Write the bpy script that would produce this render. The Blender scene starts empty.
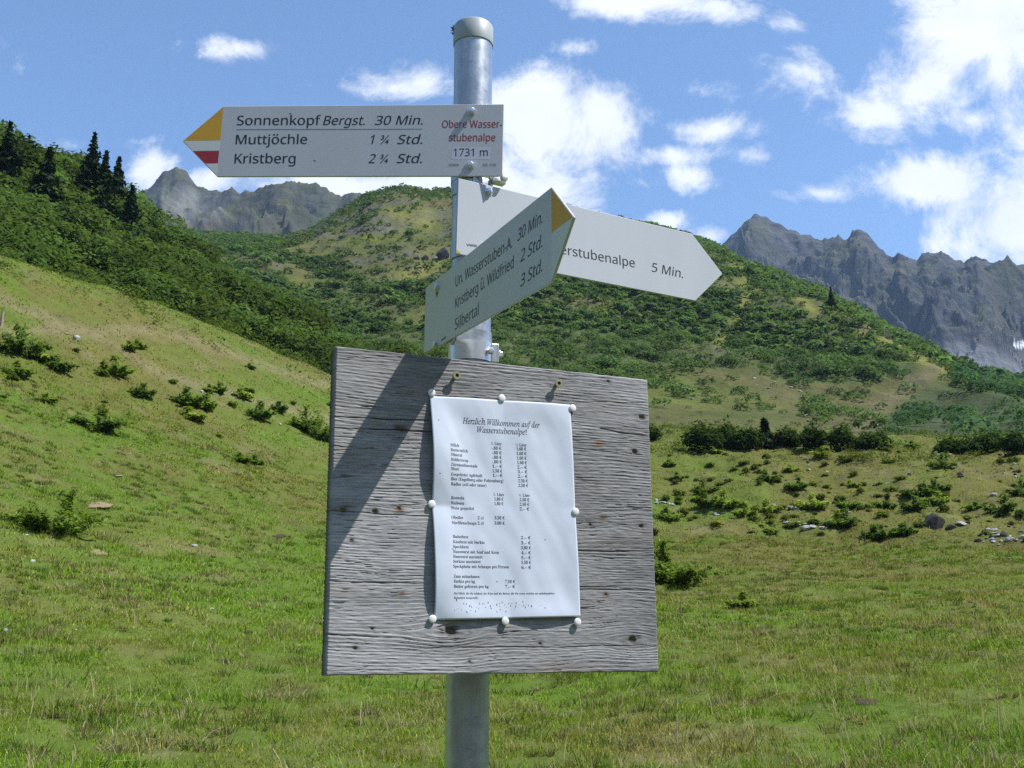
import bpy, bmesh, math, random
import numpy as np
from mathutils import Vector, Matrix

# ------------------------------------------------------------------ camera, sky, sun, exposure
sc = bpy.context.scene
COL = sc.collection
F, TH, CX, CY, EYE = 1120.0, 0.2334, 512.0, 384.0, 1.6
CT, ST = math.cos(TH), math.sin(TH)

cam = bpy.data.cameras.new('camera')
cam.sensor_width = 36.0
cam.lens = 36.0 * F / 1024.0
cam.clip_start, cam.clip_end = 0.05, 20000.0
cam_ob = bpy.data.objects.new('camera', cam)
cam_ob.location = (0, 0, EYE)
cam_ob.rotation_euler = (math.pi / 2 + TH, 0, 0)
COL.objects.link(cam_ob)
sc.camera = cam_ob

SUN_EL, SUN_AZ = math.radians(55.0), math.radians(101.0)      # azimuth clockwise from the view direction
SKY_STRENGTH, SUN_STRENGTH, EXPOSURE = 0.14, 5.0, 0.38
sun_dir = Vector((math.sin(SUN_AZ) * math.cos(SUN_EL), math.cos(SUN_AZ) * math.cos(SUN_EL), math.sin(SUN_EL)))
sun = bpy.data.lights.new('sun', 'SUN')
sun.energy, sun.angle, sun.color = SUN_STRENGTH, math.radians(0.5), (1.0, 0.97, 0.925)
sun_ob = bpy.data.objects.new('sun', sun)
sun_ob.rotation_euler = sun_dir.to_track_quat('Z', 'Y').to_euler()
sun_ob.location = sun_dir * 50
COL.objects.link(sun_ob)

vs = sc.view_settings
vs.view_transform, vs.look, vs.exposure, vs.gamma, vs.use_curve_mapping = 'Standard', 'None', EXPOSURE, 1.0, False
sc.cycles.use_denoising = False
sc.cycles.max_bounces = 6
sc.cycles.diffuse_bounces = 3
sc.cycles.transparent_max_bounces = 4
sc.cycles.volume_bounces = 0


def ray(x, y):
    """world direction of a photo pixel"""
    a, v = (np.asarray(x, float) - CX) / F, (CY - np.asarray(y, float)) / F
    return np.stack([a + 0 * v, CT - v * ST + 0 * a, ST + v * CT + 0 * a], -1)


def to_px(P):
    P = np.asarray(P, float)
    Z = P[..., 2] - EYE
    d = P[..., 1] * CT + Z * ST
    u = -P[..., 1] * ST + Z * CT
    d = np.where(d > 1e-3, d, 1e-3)
    return np.stack([CX + F * P[..., 0] / d, CY - F * u / d], -1)


# clouds: elliptical banks at given sky directions, their edges broken up by noise
CLOUDS = [  # centre x, y, half width, half height, weight (all as sky directions)
    (545, 128, 105, 82, 1.3), (600, 110, 58, 52, 1.1), (480, 165, 105, 52, 1.3), (395, 88, 88, 24, .75), (560, 190, 90, 45, .9),
    (650, 0, 120, 26, 1.0), (720, 8, 42, 18, .8), (570, 48, 40, 14, .5), (245, 48, 66, 17, .62), (300, 165, 130, 40, .5),
    (793, 21, 26, 15, .5), (803, 72, 42, 26, .42), (690, 90, 40, 13, .55), (712, 130, 52, 18, .7), (745, 155, 36, 16, .75),
    (672, 156, 48, 14, .75), (685, 178, 38, 18, .75), (665, 222, 34, 12, .75), (712, 236, 30, 14, .5),
    (990, 38, 125, 80, 1.25), (940, 85, 75, 40, .8), (872, 116, 38, 24, .7), (975, 120, 56, 20, .75), (822, 193, 72, 18, .85),
    (930, 185, 115, 32, 1.1), (1010, 225, 95, 66, 1.35), (970, 245, 50, 22, .8), (1080, 130, 120, 160, 1.1),
    (148, 170, 48, 34, .95), (210, 183, 52, 30, .85), (76, 146, 38, 13, .55), (350, 188, 130, 34, 1.2), (-60, 60, 70, 30, .6),
]
w = bpy.data.worlds.new('World')
sc.world = w
w.use_nodes = True
nt = w.node_tree
nt.nodes.clear()


def nn(tree, t, **kw):
    n = tree.nodes.new(t)
    for k, v in kw.items():
        setattr(n, k, v)
    return n


def lk(tree, a, b):
    tree.links.new(a, b)


def mth(tree, op, a, b=None, c=None, clamp=False):
    n = nn(tree, 'ShaderNodeMath', operation=op, use_clamp=clamp)
    for i, v in enumerate((a, b, c)):
        if v is None:
            continue
        if isinstance(v, (int, float)):
            n.inputs[i].default_value = v
        else:
            lk(tree, v, n.inputs[i])
    return n.outputs[0]


sky = nn(nt, 'ShaderNodeTexSky', sky_type='NISHITA', sun_disc=False)
sky.sun_elevation, sky.sun_rotation = SUN_EL, SUN_AZ
sky.altitude, sky.air_density, sky.dust_density, sky.ozone_density = 1700, 1.0, 1.0, 1.6
tc = nn(nt, 'ShaderNodeTexCoord')
sep = nn(nt, 'ShaderNodeSeparateXYZ')
lk(nt, tc.outputs['Generated'], sep.inputs[0])
ysafe = mth(nt, 'MAXIMUM', mth(nt, 'ABSOLUTE', sep.outputs[1]), 0.02)
comb = nn(nt, 'ShaderNodeCombineXYZ')
lk(nt, mth(nt, 'DIVIDE', sep.outputs[0], ysafe), comb.inputs[0])
lk(nt, mth(nt, 'DIVIDE', sep.outputs[2], ysafe), comb.inputs[1])
lk(nt, mth(nt, 'LESS_THAN', sep.outputs[1], 0.0), comb.inputs[2])   # the sky behind gets its own pattern
uv = comb.outputs[0]
best = None
for (cx, cy, rx, ry, wt) in CLOUDS:
    d0, d1, d2 = ray(cx, cy), ray(cx + rx, cy), ray(cx, cy - ry)
    u0, v0 = d0[0] / d0[1], d0[2] / d0[1]
    sx = 1 / abs(d1[0] / d1[1] - u0)
    sy = 1 / abs(d2[2] / d2[1] - v0)
    ma = nn(nt, 'ShaderNodeVectorMath', operation='MULTIPLY_ADD')
    lk(nt, uv, ma.inputs[0])
    ma.inputs[1].default_value = (sx, sy, 40.0)
    ma.inputs[2].default_value = (-u0 * sx, -v0 * sy, 0)
    ln = nn(nt, 'ShaderNodeVectorMath', operation='LENGTH')
    lk(nt, ma.outputs[0], ln.inputs[0])
    dens = mth(nt, 'MULTIPLY_ADD', ln.outputs['Value'], -wt, wt)
    best = dens if best is None else mth(nt, 'SMOOTH_MAX', best, dens, 0.12)
best = mth(nt, 'MAXIMUM', best, -0.7)
# far off to the sides and behind: open fair-weather banks
no0 = nn(nt, 'ShaderNodeTexNoise', noise_dimensions='3D')
no0.inputs['Scale'].default_value = 2.2
no0.inputs['Detail'].default_value = 3
lk(nt, uv, no0.inputs['Vector'])
side = mth(nt, 'MULTIPLY', mth(nt, 'SUBTRACT', no0.outputs[0], 0.56), 2.0)
offside = mth(nt, 'MULTIPLY_ADD', mth(nt, 'ABSOLUTE', comb.inputs[0].links[0].from_socket), 2.5, -1.7, clamp=True)
offside = mth(nt, 'MAXIMUM', offside, comb.inputs[2].links[0].from_socket)
mixs = nn(nt, 'ShaderNodeMix', data_type='FLOAT')
lk(nt, offside, mixs.inputs[0]); lk(nt, best, mixs.inputs[2]); lk(nt, side, mixs.inputs[3])
no1 = nn(nt, 'ShaderNodeTexNoise', noise_dimensions='3D')
no1.inputs['Scale'].default_value = 9.0
no1.inputs['Detail'].default_value = 9
no1.inputs['Roughness'].default_value = 0.66
no1.inputs['Distortion'].default_value = 0.35
lk(nt, uv, no1.inputs['Vector'])
dens = mth(nt, 'MULTIPLY_ADD', mth(nt, 'SUBTRACT', no1.outputs[0], 0.5), 3.4, mixs.outputs[0])
mr = nn(nt, 'ShaderNodeMapRange', interpolation_type='SMOOTHSTEP')
lk(nt, dens, mr.inputs[0])
mr.inputs[1].default_value, mr.inputs[2].default_value = 0.0, 0.85
no2 = nn(nt, 'ShaderNodeTexNoise', noise_dimensions='3D')
no2.inputs['Scale'].default_value = 14
no2.inputs['Detail'].default_value = 6
lk(nt, uv, no2.inputs['Vector'])
ccol = nn(nt, 'ShaderNodeMix', data_type='RGBA')
lk(nt, no2.outputs[0], ccol.inputs[0])
ccol.inputs[6].default_value = (4.9, 5.2, 5.8, 1)
ccol.inputs[7].default_value = (7.4, 7.5, 7.6, 1)
tint = nn(nt, 'ShaderNodeMix', data_type='RGBA', blend_type='MULTIPLY')
tint.inputs[0].default_value = 1.0
lk(nt, sky.outputs[0], tint.inputs[6])
tint.inputs[7].default_value = (1.06, 1.20, 1.30, 1)
SKY_TINT = tint.inputs[7]
cmix = nn(nt, 'ShaderNodeMix', data_type='RGBA')
lk(nt, mth(nt, 'MULTIPLY', mr.outputs[0], 0.97), cmix.inputs[0])
lk(nt, tint.outputs[2], cmix.inputs[6])
lk(nt, ccol.outputs[2], cmix.inputs[7])
bg = nn(nt, 'ShaderNodeBackground')
bg.inputs[1].default_value = SKY_STRENGTH
lk(nt, cmix.outputs[2], bg.inputs[0])
wo = nn(nt, 'ShaderNodeOutputWorld')
lk(nt, bg.outputs[0], wo.inputs[0])

# ------------------------------------------------------------------ numpy noise
rs = np.random.RandomState(7)
PERM = rs.permutation(1024)
GX, GY = np.cos(rs.rand(1024) * 6.2832), np.sin(rs.rand(1024) * 6.2832)
_n = np.hypot(GX, GY); GX, GY = GX / _n, GY / _n


def perlin(x, y, seed=0):
    x, y = np.asarray(x, float), np.asarray(y, float)
    x0, y0 = np.floor(x).astype(np.int64), np.floor(y).astype(np.int64)
    fx, fy = x - x0, y - y0
    u, v = fx ** 3 * (fx * (fx * 6 - 15) + 10), fy ** 3 * (fy * (fy * 6 - 15) + 10)

    def g(ix, iy, dx, dy):
        h = PERM[(PERM[(ix + seed * 57) & 1023] + iy) & 1023]
        return GX[h] * dx + GY[h] * dy
    a = g(x0, y0, fx, fy); b = g(x0 + 1, y0, fx - 1, fy)
    c = g(x0, y0 + 1, fx, fy - 1); d = g(x0 + 1, y0 + 1, fx - 1, fy - 1)
    return (a + u * (b - a) + v * ((c + u * (d - c)) - (a + u * (b - a)))) * 1.5


def fbm(x, y, o=5, seed=0, gain=.5, lac=2.03):
    s, a, t = 0, 1, 0
    for i in range(o):
        s = s + a * perlin(x * lac ** i + 13.7 * i, y * lac ** i - 7.1 * i, seed + i)
        t += a; a *= gain
    return s / t


def ridged(x, y, o=6, seed=0, gain=.55, lac=2.07):
    s, a, t, prev = 0, 1, 0, 1
    for i in range(o):
        n = 1 - np.abs(perlin(x * lac ** i + 3.3 * i, y * lac ** i + 9.1 * i, seed + i)) * 1.3
        n = np.clip(n, 0, 1) ** 2
        s = s + a * n * prev; prev = n
        t += a; a *= gain
    return s / t


def sstep(a, b, x):
    t = np.clip((x - a) / (b - a), 0, 1)
    return t * t * (3 - 2 * t)


def mixc(c1, c2, t):
    return np.asarray(c1) * (1 - t[..., None]) + np.asarray(c2) * t[..., None]


# ------------------------------------------------------------------ mesh / object helpers
def mesh_np(name, V, polys, color=None, smooth=False):
    """polys: list of int arrays (n,k)"""
    me = bpy.data.meshes.new(name)
    V = np.asarray(V, np.float32)
    me.vertices.add(len(V)); me.vertices.foreach_set('co', V.ravel())
    loops, starts, s = [], [], 0
    for p in polys:
        p = np.asarray(p, np.int32)
        if len(p) == 0:
            continue
        loops.append(p.ravel())
        starts.append(s + np.arange(len(p), dtype=np.int32) * p.shape[1]); s += p.size
    loops, starts = np.concatenate(loops), np.concatenate(starts)
    me.loops.add(len(loops)); me.loops.foreach_set('vertex_index', loops)
    me.polygons.add(len(starts)); me.polygons.foreach_set('loop_start', starts)
    if smooth:
        me.polygons.foreach_set('use_smooth', np.ones(len(starts), bool))
    if color is not None:
        at = me.color_attributes.new('Col', 'FLOAT_COLOR', 'POINT')
        c = np.ones((len(V), 4), np.float32); c[:, :3] = color
        at.data.foreach_set('color', c.ravel())
    me.update(calc_edges=True)
    return me


def ob(name, me, mat=None, parent=None):
    o = bpy.data.objects.new(name, me)
    COL.objects.link(o)
    if mat is not None and me is not None:
        for m in (mat if isinstance(mat, (list, tuple)) else [mat]):
            me.materials.append(m)
    if parent is not None:
        o.parent = parent
    return o


def tag(o, label=None, cat=None, group=None, kind=None):
    for k, v in (('label', label), ('category', cat), ('group', group), ('kind', kind)):
        if v:
            o[k] = v
    return o


def empty(name, loc=(0, 0, 0), mat=None):
    o = bpy.data.objects.new(name, None)
    COL.objects.link(o)
    o.empty_display_size = .1
    if mat is not None:
        o.matrix_world = mat
    else:
        o.location = loc
    return o


def copy_tree(o, parent=None):
    c = o.copy(); COL.objects.link(c)
    if parent is not None:
        c.parent = parent
    for ch in list(o.children):
        copy_tree(ch, c)
    return c


class MB:
    """collects simple solids into one mesh"""
    def __init__(s):
        s.bm = bmesh.new()

    def box(s, c, d, bev=0, mi=0):
        r = bmesh.ops.create_cube(s.bm, size=1)
        vsx = r['verts']
        bmesh.ops.scale(s.bm, vec=d, verts=vsx)
        bmesh.ops.translate(s.bm, vec=c, verts=vsx)
        fs = {f for v in vsx for f in v.link_faces}
        if bev:
            es = list({e for f in fs for e in f.edges})
            bmesh.ops.bevel(s.bm, geom=es, offset=bev, segments=2, affect='EDGES', profile=.5)
        return s

    def lathe(s, prof, seg=32, axis='Z', c=(0, 0, 0), closed=True, rot=0):
        c = Vector(c)
        rings = []
        for (r, h) in prof:
            ring = []
            for i in range(seg):
                a = 2 * math.pi * i / seg + rot
                if axis == 'Z':
                    p = Vector((r * math.cos(a), r * math.sin(a), h))
                else:   # axis towards -Y (the viewer's side of a sign)
                    p = Vector((r * math.cos(a), -h, r * math.sin(a)))
                ring.append(s.bm.verts.new(c + p))
            rings.append(ring)
        for a, b in zip(rings[:-1], rings[1:]):
            for i in range(seg):
                j = (i + 1) % seg
                s.bm.faces.new((a[i], a[j], b[j], b[i]))
        if closed:
            s.bm.faces.new(list(reversed(rings[0]))); s.bm.faces.new(rings[-1])
        return s

    def tube(s, pts, rad, seg=6):
        rings = []
        n = len(pts)
        for i, p in enumerate(pts):
            p = Vector(p)
            d = (Vector(pts[min(i + 1, n - 1)]) - Vector(pts[max(i - 1, 0)])).normalized()
            a = d.orthogonal().normalized(); b = d.cross(a)
            r = rad[i] if hasattr(rad, '__len__') else rad
            rings.append([s.bm.verts.new(p + (a * math.cos(2 * math.pi * k / seg) + b * math.sin(2 * math.pi * k / seg)) * r) for k in range(seg)])
        for a, b in zip(rings[:-1], rings[1:]):
            for i in range(seg):
                j = (i + 1) % seg
                s.bm.faces.new((a[i], a[j], b[j], b[i]))
        s.bm.faces.new(list(reversed(rings[0]))); s.bm.faces.new(rings[-1])
        return s

    def build(s, name, mat, parent=None, smooth=None):
        bmesh.ops.recalc_face_normals(s.bm, faces=s.bm.faces[:])
        me = bpy.data.meshes.new(name)
        s.bm.to_mesh(me); s.bm.free()
        if smooth is not None:
            for p in me.polygons:
                p.use_smooth = True
            try:
                me.set_sharp_from_angle(angle=math.radians(smooth))
            except Exception:
                pass
        return ob(name, me, mat, parent)


# ------------------------------------------------------------------ materials
def mat_new(name):
    m = bpy.data.materials.new(name); m.use_nodes = True
    t = m.node_tree
    b = t.nodes['Principled BSDF']
    return m, t, b


def simple(name, col, rough=.5, metal=0, var=.08, scale=30, spec=.5, bump=0):
    m, t, b = mat_new(name)
    tcn = nn(t, 'ShaderNodeTexCoord')
    n = nn(t, 'ShaderNodeTexNoise'); n.inputs['Scale'].default_value = scale; n.inputs['Detail'].default_value = 6
    lk(t, tcn.outputs['Object'], n.inputs['Vector'])
    mx = nn(t, 'ShaderNodeMix', data_type='RGBA')
    lk(t, n.outputs[0], mx.inputs[0])
    mx.inputs[6].default_value = tuple(c * (1 - var) for c in col) + (1,)
    mx.inputs[7].default_value = tuple(min(1, c * (1 + var)) for c in col) + (1,)
    lk(t, mx.outputs[2], b.inputs['Base Color'])
    b.inputs['Roughness'].default_value = rough; b.inputs['Metallic'].default_value = metal
    b.inputs['Specular IOR Level'].default_value = spec
    if bump:
        bp = nn(t, 'ShaderNodeBump'); bp.inputs['Strength'].default_value = bump; bp.inputs['Distance'].default_value = .002
        lk(t, n.outputs[0], bp.inputs['Height']); lk(t, bp.outputs[0], b.inputs['Normal'])
    return m


def leaf_mat(name, trans=.3):
    m, t, b = mat_new(name)
    t.nodes.remove(b)
    at = nn(t, 'ShaderNodeVertexColor', layer_name='Col')
    df = nn(t, 'ShaderNodeBsdfDiffuse'); tr = nn(t, 'ShaderNodeBsdfTranslucent')
    lk(t, at.outputs[0], df.inputs[0])
    br = nn(t, 'ShaderNodeMix', data_type='RGBA', blend_type='MULTIPLY'); br.inputs[0].default_value = 1
    lk(t, at.outputs[0], br.inputs[6]); br.inputs[7].default_value = (1.25, 1.35, .6, 1)
    lk(t, br.outputs[2], tr.inputs[0])
    mx = nn(t, 'ShaderNodeMixShader'); mx.inputs[0].default_value = trans
    lk(t, df.outputs[0], mx.inputs[1]); lk(t, tr.outputs[0], mx.inputs[2])
    lk(t, mx.outputs[0], t.nodes['Material Output'].inputs[0])
    return m


def terrain_mat(name, scale1, scale2, amt, bump_d, bump_s=.6, rough=.95):
    """vertex colour of the land cover, broken up by two noises"""
    m, t, b = mat_new(name)
    at = nn(t, 'ShaderNodeVertexColor', layer_name='Col')
    tcn = nn(t, 'ShaderNodeTexCoord')
    n1 = nn(t, 'ShaderNodeTexNoise'); n1.inputs['Scale'].default_value = scale1; n1.inputs['Detail'].default_value = 8; n1.inputs['Roughness'].default_value = .65
    n2 = nn(t, 'ShaderNodeTexNoise'); n2.inputs['Scale'].default_value = scale2; n2.inputs['Detail'].default_value = 5
    for n in (n1, n2):
        lk(t, tcn.outputs['Object'], n.inputs['Vector'])
    v = mth(t, 'MULTIPLY_ADD', mth(t, 'ADD', n1.outputs[0], n2.outputs[0]), amt, 1 - amt)
    mx = nn(t, 'ShaderNodeMix', data_type='RGBA', blend_type='MULTIPLY'); mx.inputs[0].default_value = 1
    lk(t, at.outputs[0], mx.inputs[6])
    cb = nn(t, 'ShaderNodeCombineXYZ')
    for i in range(3):
        lk(t, v, cb.inputs[i])
    lk(t, cb.outputs[0], mx.inputs[7])
    lk(t, mx.outputs[2], b.inputs['Base Color'])
    b.inputs['Roughness'].default_value = rough; b.inputs['Specular IOR Level'].default_value = .1
    bp = nn(t, 'ShaderNodeBump'); bp.inputs['Strength'].default_value = bump_s; bp.inputs['Distance'].default_value = bump_d
    lk(t, mth(t, 'ADD', n1.outputs[0], n2.outputs[0]), bp.inputs['Height']); lk(t, bp.outputs[0], b.inputs['Normal'])
    return m


M_LEAF = leaf_mat('leaves', .42)
M_NEEDLE = leaf_mat('needles', .08)
M_GRASS = leaf_mat('grass_blades', .3)
M_BARK = simple('bark', (.075, .06, .045), .9, var=.4, scale=12, spec=.1)
M_TWIG = simple('twigs', (.12, .09, .06), .9, var=.4, scale=20, spec=.1)
M_STONE = simple('lichen_stone', (.36, .36, .35), .9, var=.35, scale=6, spec=.15, bump=.6)
M_DARKSTONE = simple('dark_stone', (.06, .058, .056), .9, var=.45, scale=5, spec=.15, bump=.6)
M_SOIL = simple('bare_soil', (.27, .205, .125), .95, var=.35, scale=9, spec=.05, bump=.8)
M_DARKSOIL = simple('dark_soil', (.07, .055, .04), .95, var=.4, scale=14, spec=.05, bump=.8)

# ------------------------------------------------------------------ lettering (meshes from text curves, made while the scene is small)
SANS_U, SANS_L, SANS_D = 0x1D5A0, 0x1D5BA, 0x1D7E2
IT_U, IT_L = 0x1D434, 0x1D44E
BD_U, BD_L, BD_D = 0x1D400, 0x1D41A, 0x1D7CE


def conv(s, style):
    U, L, D = {'sans': (SANS_U, SANS_L, SANS_D), 'italic': (IT_U, IT_L, None), 'serif': (BD_U, BD_L, BD_D)}[style]
    o = ''
    for ch in s:
        if 'A' <= ch <= 'Z':
            o += chr(U + ord(ch) - 65)
        elif 'a' <= ch <= 'z':
            o += '\u210e' if (style == 'italic' and ch == 'h') else chr(L + ord(ch) - 97)
        elif '0' <= ch <= '9' and D:
            o += chr(D + ord(ch) - 48)
        else:
            o += ch
    return o


_tcache = {}


def text_raw(body, shear=0, offset=0):
    key = (body, shear, offset)
    if key in _tcache:
        return _tcache[key]
    cu = bpy.data.curves.new('lettering', 'FONT')
    cu.body, cu.size, cu.shear, cu.offset, cu.resolution_u = body, 1.0, shear, offset, 3
    o = bpy.data.objects.new('lettering', cu)
    COL.objects.link(o)
    dg = bpy.context.evaluated_depsgraph_get()
    me = bpy.data.meshes.new_from_object(o.evaluated_get(dg))
    V = np.array([v.co[:2] for v in me.vertices], float).reshape(-1, 2)
    P = [tuple(p.vertices) for p in me.polygons]
    bpy.data.objects.remove(o); bpy.data.curves.remove(cu); bpy.data.meshes.remove(me)
    _tcache[key] = (V, P)
    return V, P


CAP = {}


class Letters:
    """lettering of one colour on one surface, built as one mesh"""
    def __init__(s):
        s.V, s.P = [], []

    def add(s, body, style, p0, p1, cap, shear=0, offset=0):
        """baseline from p0 to p1 (surface coordinates), capital height cap"""
        dots = None
        plain = body
        for a, b_ in (('ö', 'o'), ('ü', 'u')):
            if style == 'sans' and a in plain:
                i = plain.index(a); plain = plain.replace(a, b_)
                pre, _ = text_raw(conv(plain[:i + 1], style), shear, offset)
                one, _ = text_raw(conv(b_, style), shear, offset)
                dots = pre[:, 0].max() - (one[:, 0].max() - one[:, 0].min()) / 2
        V, P = text_raw(conv(plain, style), shear, offset)
        if style not in CAP:
            H, _ = text_raw(conv('H', style), 0, 0)
            CAP[style] = H[:, 1].max()
        if dots is not None:
            q, hh = .055, .70
            for dx in (-.115, .115):
                cx_ = dots + dx + shear * .3
                n = len(V)
                V = np.vstack([V, [(cx_ - q, hh - q), (cx_ + q, hh - q), (cx_ + q, hh + q), (cx_ - q, hh + q)]])
                P = P + [(n, n + 1, n + 2, n + 3)]
        x0, x1 = V[:, 0].min(), V[:, 0].max()
        p0, p1 = np.array(p0, float), np.array(p1, float)
        d = p1 - p0; L = np.hypot(*d); d = d / L
        q = np.array([-d[1], d[0]])
        sx, sy = L / (x1 - x0), cap / CAP[style]
        W = p0 + np.outer((V[:, 0] - x0) * sx, d) + np.outer(V[:, 1] * sy, q)
        n = sum(len(v) for v in s.V)
        s.V.append(W); s.P += [tuple(n + i for i in p) for p in P]

    def quad(s, pts):
        n = sum(len(v) for v in s.V)
        s.V.append(np.array(pts, float)); s.P.append(tuple(range(n, n + len(pts))))

    def build(s, name, mat, parent, surf, bold=0):
        """surf maps (n,2) surface coordinates to local xyz"""
        V = np.vstack(s.V)
        if bold:     # heavier strokes: a second print a hair to the side
            V = np.vstack([V, V + np.array((bold, bold * .35))])
            n = len(V) // 2
            s.P = s.P + [tuple(n + i for i in p) for p in s.P]
            X3 = surf(V); X3[n:, 1] -= .00002
        else:
            X3 = surf(V)
        me = bpy.data.meshes.new(name)
        me.from_pydata(X3.tolist(), [], s.P)
        me.update()
        return ob(name, me, mat, parent)


# ------------------------------------------------------------------ the signpost: poses of its plates
PX, PD = -.0604, 1.5746                       # pole axis
PR = .0295


def frame(yaw, roll, pitch):
    t = np.array([math.cos(yaw), math.sin(yaw), 0]); n = np.array([math.sin(yaw), -math.cos(yaw), 0]); u = np.array([0, 0, 1.])
    u, n = math.cos(pitch) * u + math.sin(pitch) * n, math.cos(pitch) * n - math.sin(pitch) * u
    return math.cos(roll) * t + math.sin(roll) * u, math.cos(roll) * u - math.sin(roll) * t, n


class Plane:
    """a plate: origin c on its front face, t to the right, u up, n towards the viewer"""
    def __init__(s, yaw, roll, pitch, z, off):
        s.t, s.u, s.n = frame(yaw, roll, pitch)
        s.c = np.array([PX, PD, z]) + s.n * off          # relative to the eye
        R = np.stack([s.t, -s.n, s.u], 1)
        M = Matrix.Identity(4)
        for i in range(3):
            for j in range(3):
                M[i][j] = R[i, j]
        M.translation = Vector(s.c + np.array([0, 0, EYE]))
        s.M = M

    def uv(s, x, y, lift=0):
        """surface coordinates seen at a photo pixel"""
        d = ray(x, y)
        c = s.c + s.n * lift
        lam = (c @ s.n) / (d @ s.n)
        p = d * lam - c
        return np.array([p @ s.t, p @ s.u])


M_SIGN, t_, b_ = mat_new('weathered_white_paint')
tcn = nn(t_, 'ShaderNodeTexCoord')
mp = nn(t_, 'ShaderNodeMapping'); mp.inputs['Scale'].default_value = (6, 6, 2); lk(t_, tcn.outputs['Object'], mp.inputs[0])
n1 = nn(t_, 'ShaderNodeTexNoise'); n1.inputs['Scale'].default_value = 2.5; n1.inputs['Detail'].default_value = 7; lk(t_, mp.outputs[0], n1.inputs['Vector'])
n2 = nn(t_, 'ShaderNodeTexNoise'); n2.inputs['Scale'].default_value = 900; n2.inputs['Detail'].default_value = 2; lk(t_, tcn.outputs['Object'], n2.inputs['Vector'])
mx = nn(t_, 'ShaderNodeMix', data_type='RGBA'); lk(t_, n1.outputs[0], mx.inputs[0])
mx.inputs[6].default_value = (.50, .53, .57, 1); mx.inputs[7].default_value = (.59, .62, .66, 1)
lk(t_, mx.outputs[2], b_.inputs['Base Color'])
b_.inputs['Roughness'].default_value = .27
bp = nn(t_, 'ShaderNodeBump'); bp.inputs['Strength'].default_value = .12; bp.inputs['Distance'].default_value = .0006
lk(t_, n2.outputs[0], bp.inputs['Height']); lk(t_, bp.outputs[0], b_.inputs['Normal'])
M_YELLOW = simple('yellow_paint', (.66, .37, .03), .45, var=.08, scale=25)
M_RED = simple('red_paint', (.36, .03, .045), .45, var=.1, scale=25)
M_WHITE = simple('white_tip_paint', (.66, .70, .68), .45, var=.06, scale=25)
M_INK = simple('black_lettering', (.022, .022, .028), .5, var=.2)
M_REDINK = simple('red_lettering', (.30, .022, .035), .5, var=.15)
M_STICKER = simple('pale_sticker', (.60, .63, .74), .5, var=.05)
M_MARK = simple('small_grey_print', (.12, .12, .13), .6)
M_EDGE = simple('plate_edge', (.55, .54, .50), .5, metal=.3, var=.2, scale=60)
M_BOLT = simple('zinc_bolt', (.72, .73, .74), .32, metal=.85, var=.15, scale=200)
M_RUST = simple('rust_stain', (.22, .13, .04), .9, var=.4, scale=150)
M_MOSS = simple('yellow_lichen', (.42, .36, .06), .9, var=.3, scale=150)

# galvanised pole: metallic with spangle and drip streaks
M_GALV, t_, b_ = mat_new('galvanised_steel')
tcn = nn(t_, 'ShaderNodeTexCoord')
mp = nn(t_, 'ShaderNodeMapping'); mp.inputs['Scale'].default_value = (60, 60, 2.5); lk(t_, tcn.outputs['Object'], mp.inputs[0])
n1 = nn(t_, 'ShaderNodeTexNoise'); n1.inputs['Scale'].default_value = 1.0; n1.inputs['Detail'].default_value = 6; lk(t_, mp.outputs[0], n1.inputs['Vector'])
n2 = nn(t_, 'ShaderNodeTexNoise'); n2.inputs['Scale'].default_value = 55; n2.inputs['Detail'].default_value = 8; n2.inputs['Roughness'].default_value = .7
lk(t_, tcn.outputs['Object'], n2.inputs['Vector'])
mp3 = nn(t_, 'ShaderNodeMapping'); mp3.inputs['Scale'].default_value = (40, 40, 130); lk(t_, tcn.outputs['Object'], mp3.inputs[0])
n3 = nn(t_, 'ShaderNodeTexNoise'); n3.inputs['Scale'].default_value = 1; n3.inputs['Detail'].default_value = 4; lk(t_, mp3.outputs[0], n3.inputs['Vector'])
r1 = nn(t_, 'ShaderNodeValToRGB'); lk(t_, mth(t_, 'MULTIPLY_ADD', n2.outputs[0], .5, mth(t_, 'MULTIPLY', n1.outputs[0], .5)), r1.inputs[0])
r1.color_ramp.elements[0].position, r1.color_ramp.elements[0].color = .33, (.30, .33, .36, 1)
r1.color_ramp.elements[1].position, r1.color_ramp.elements[1].color = .66, (.58, .62, .66, 1)
r3 = nn(t_, 'ShaderNodeValToRGB'); lk(t_, n3.outputs[0], r3.inputs[0])
r3.color_ramp.elements[0].position, r3.color_ramp.elements[0].color = .22, (.45, .45, .46, 1)
r3.color_ramp.elements[1].position, r3.color_ramp.elements[1].color = .33, (1, 1, 1, 1)
mx = nn(t_, 'ShaderNodeMix', data_type='RGBA', blend_type='MULTIPLY'); mx.inputs[0].default_value = 1
lk(t_, r1.outputs[0], mx.inputs[6]); lk(t_, r3.outputs[0], mx.inputs[7]); lk(t_, mx.outputs[2], b_.inputs['Base Color'])
b_.inputs['Metallic'].default_value = .8
lk(t_, mth(t_, 'MULTIPLY_ADD', n2.outputs[0], .3, .25), b_.inputs['Roughness'])
bp = nn(t_, 'ShaderNodeBump'); bp.inputs['Strength'].default_value = .15; bp.inputs['Distance'].default_value = .001
lk(t_, n2.outputs[0], bp.inputs['Height']); lk(t_, bp.outputs[0], b_.inputs['Normal'])
M_CAP = simple('grey_plastic_cap', (.40, .45, .46), .45, var=.1, scale=40)

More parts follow.
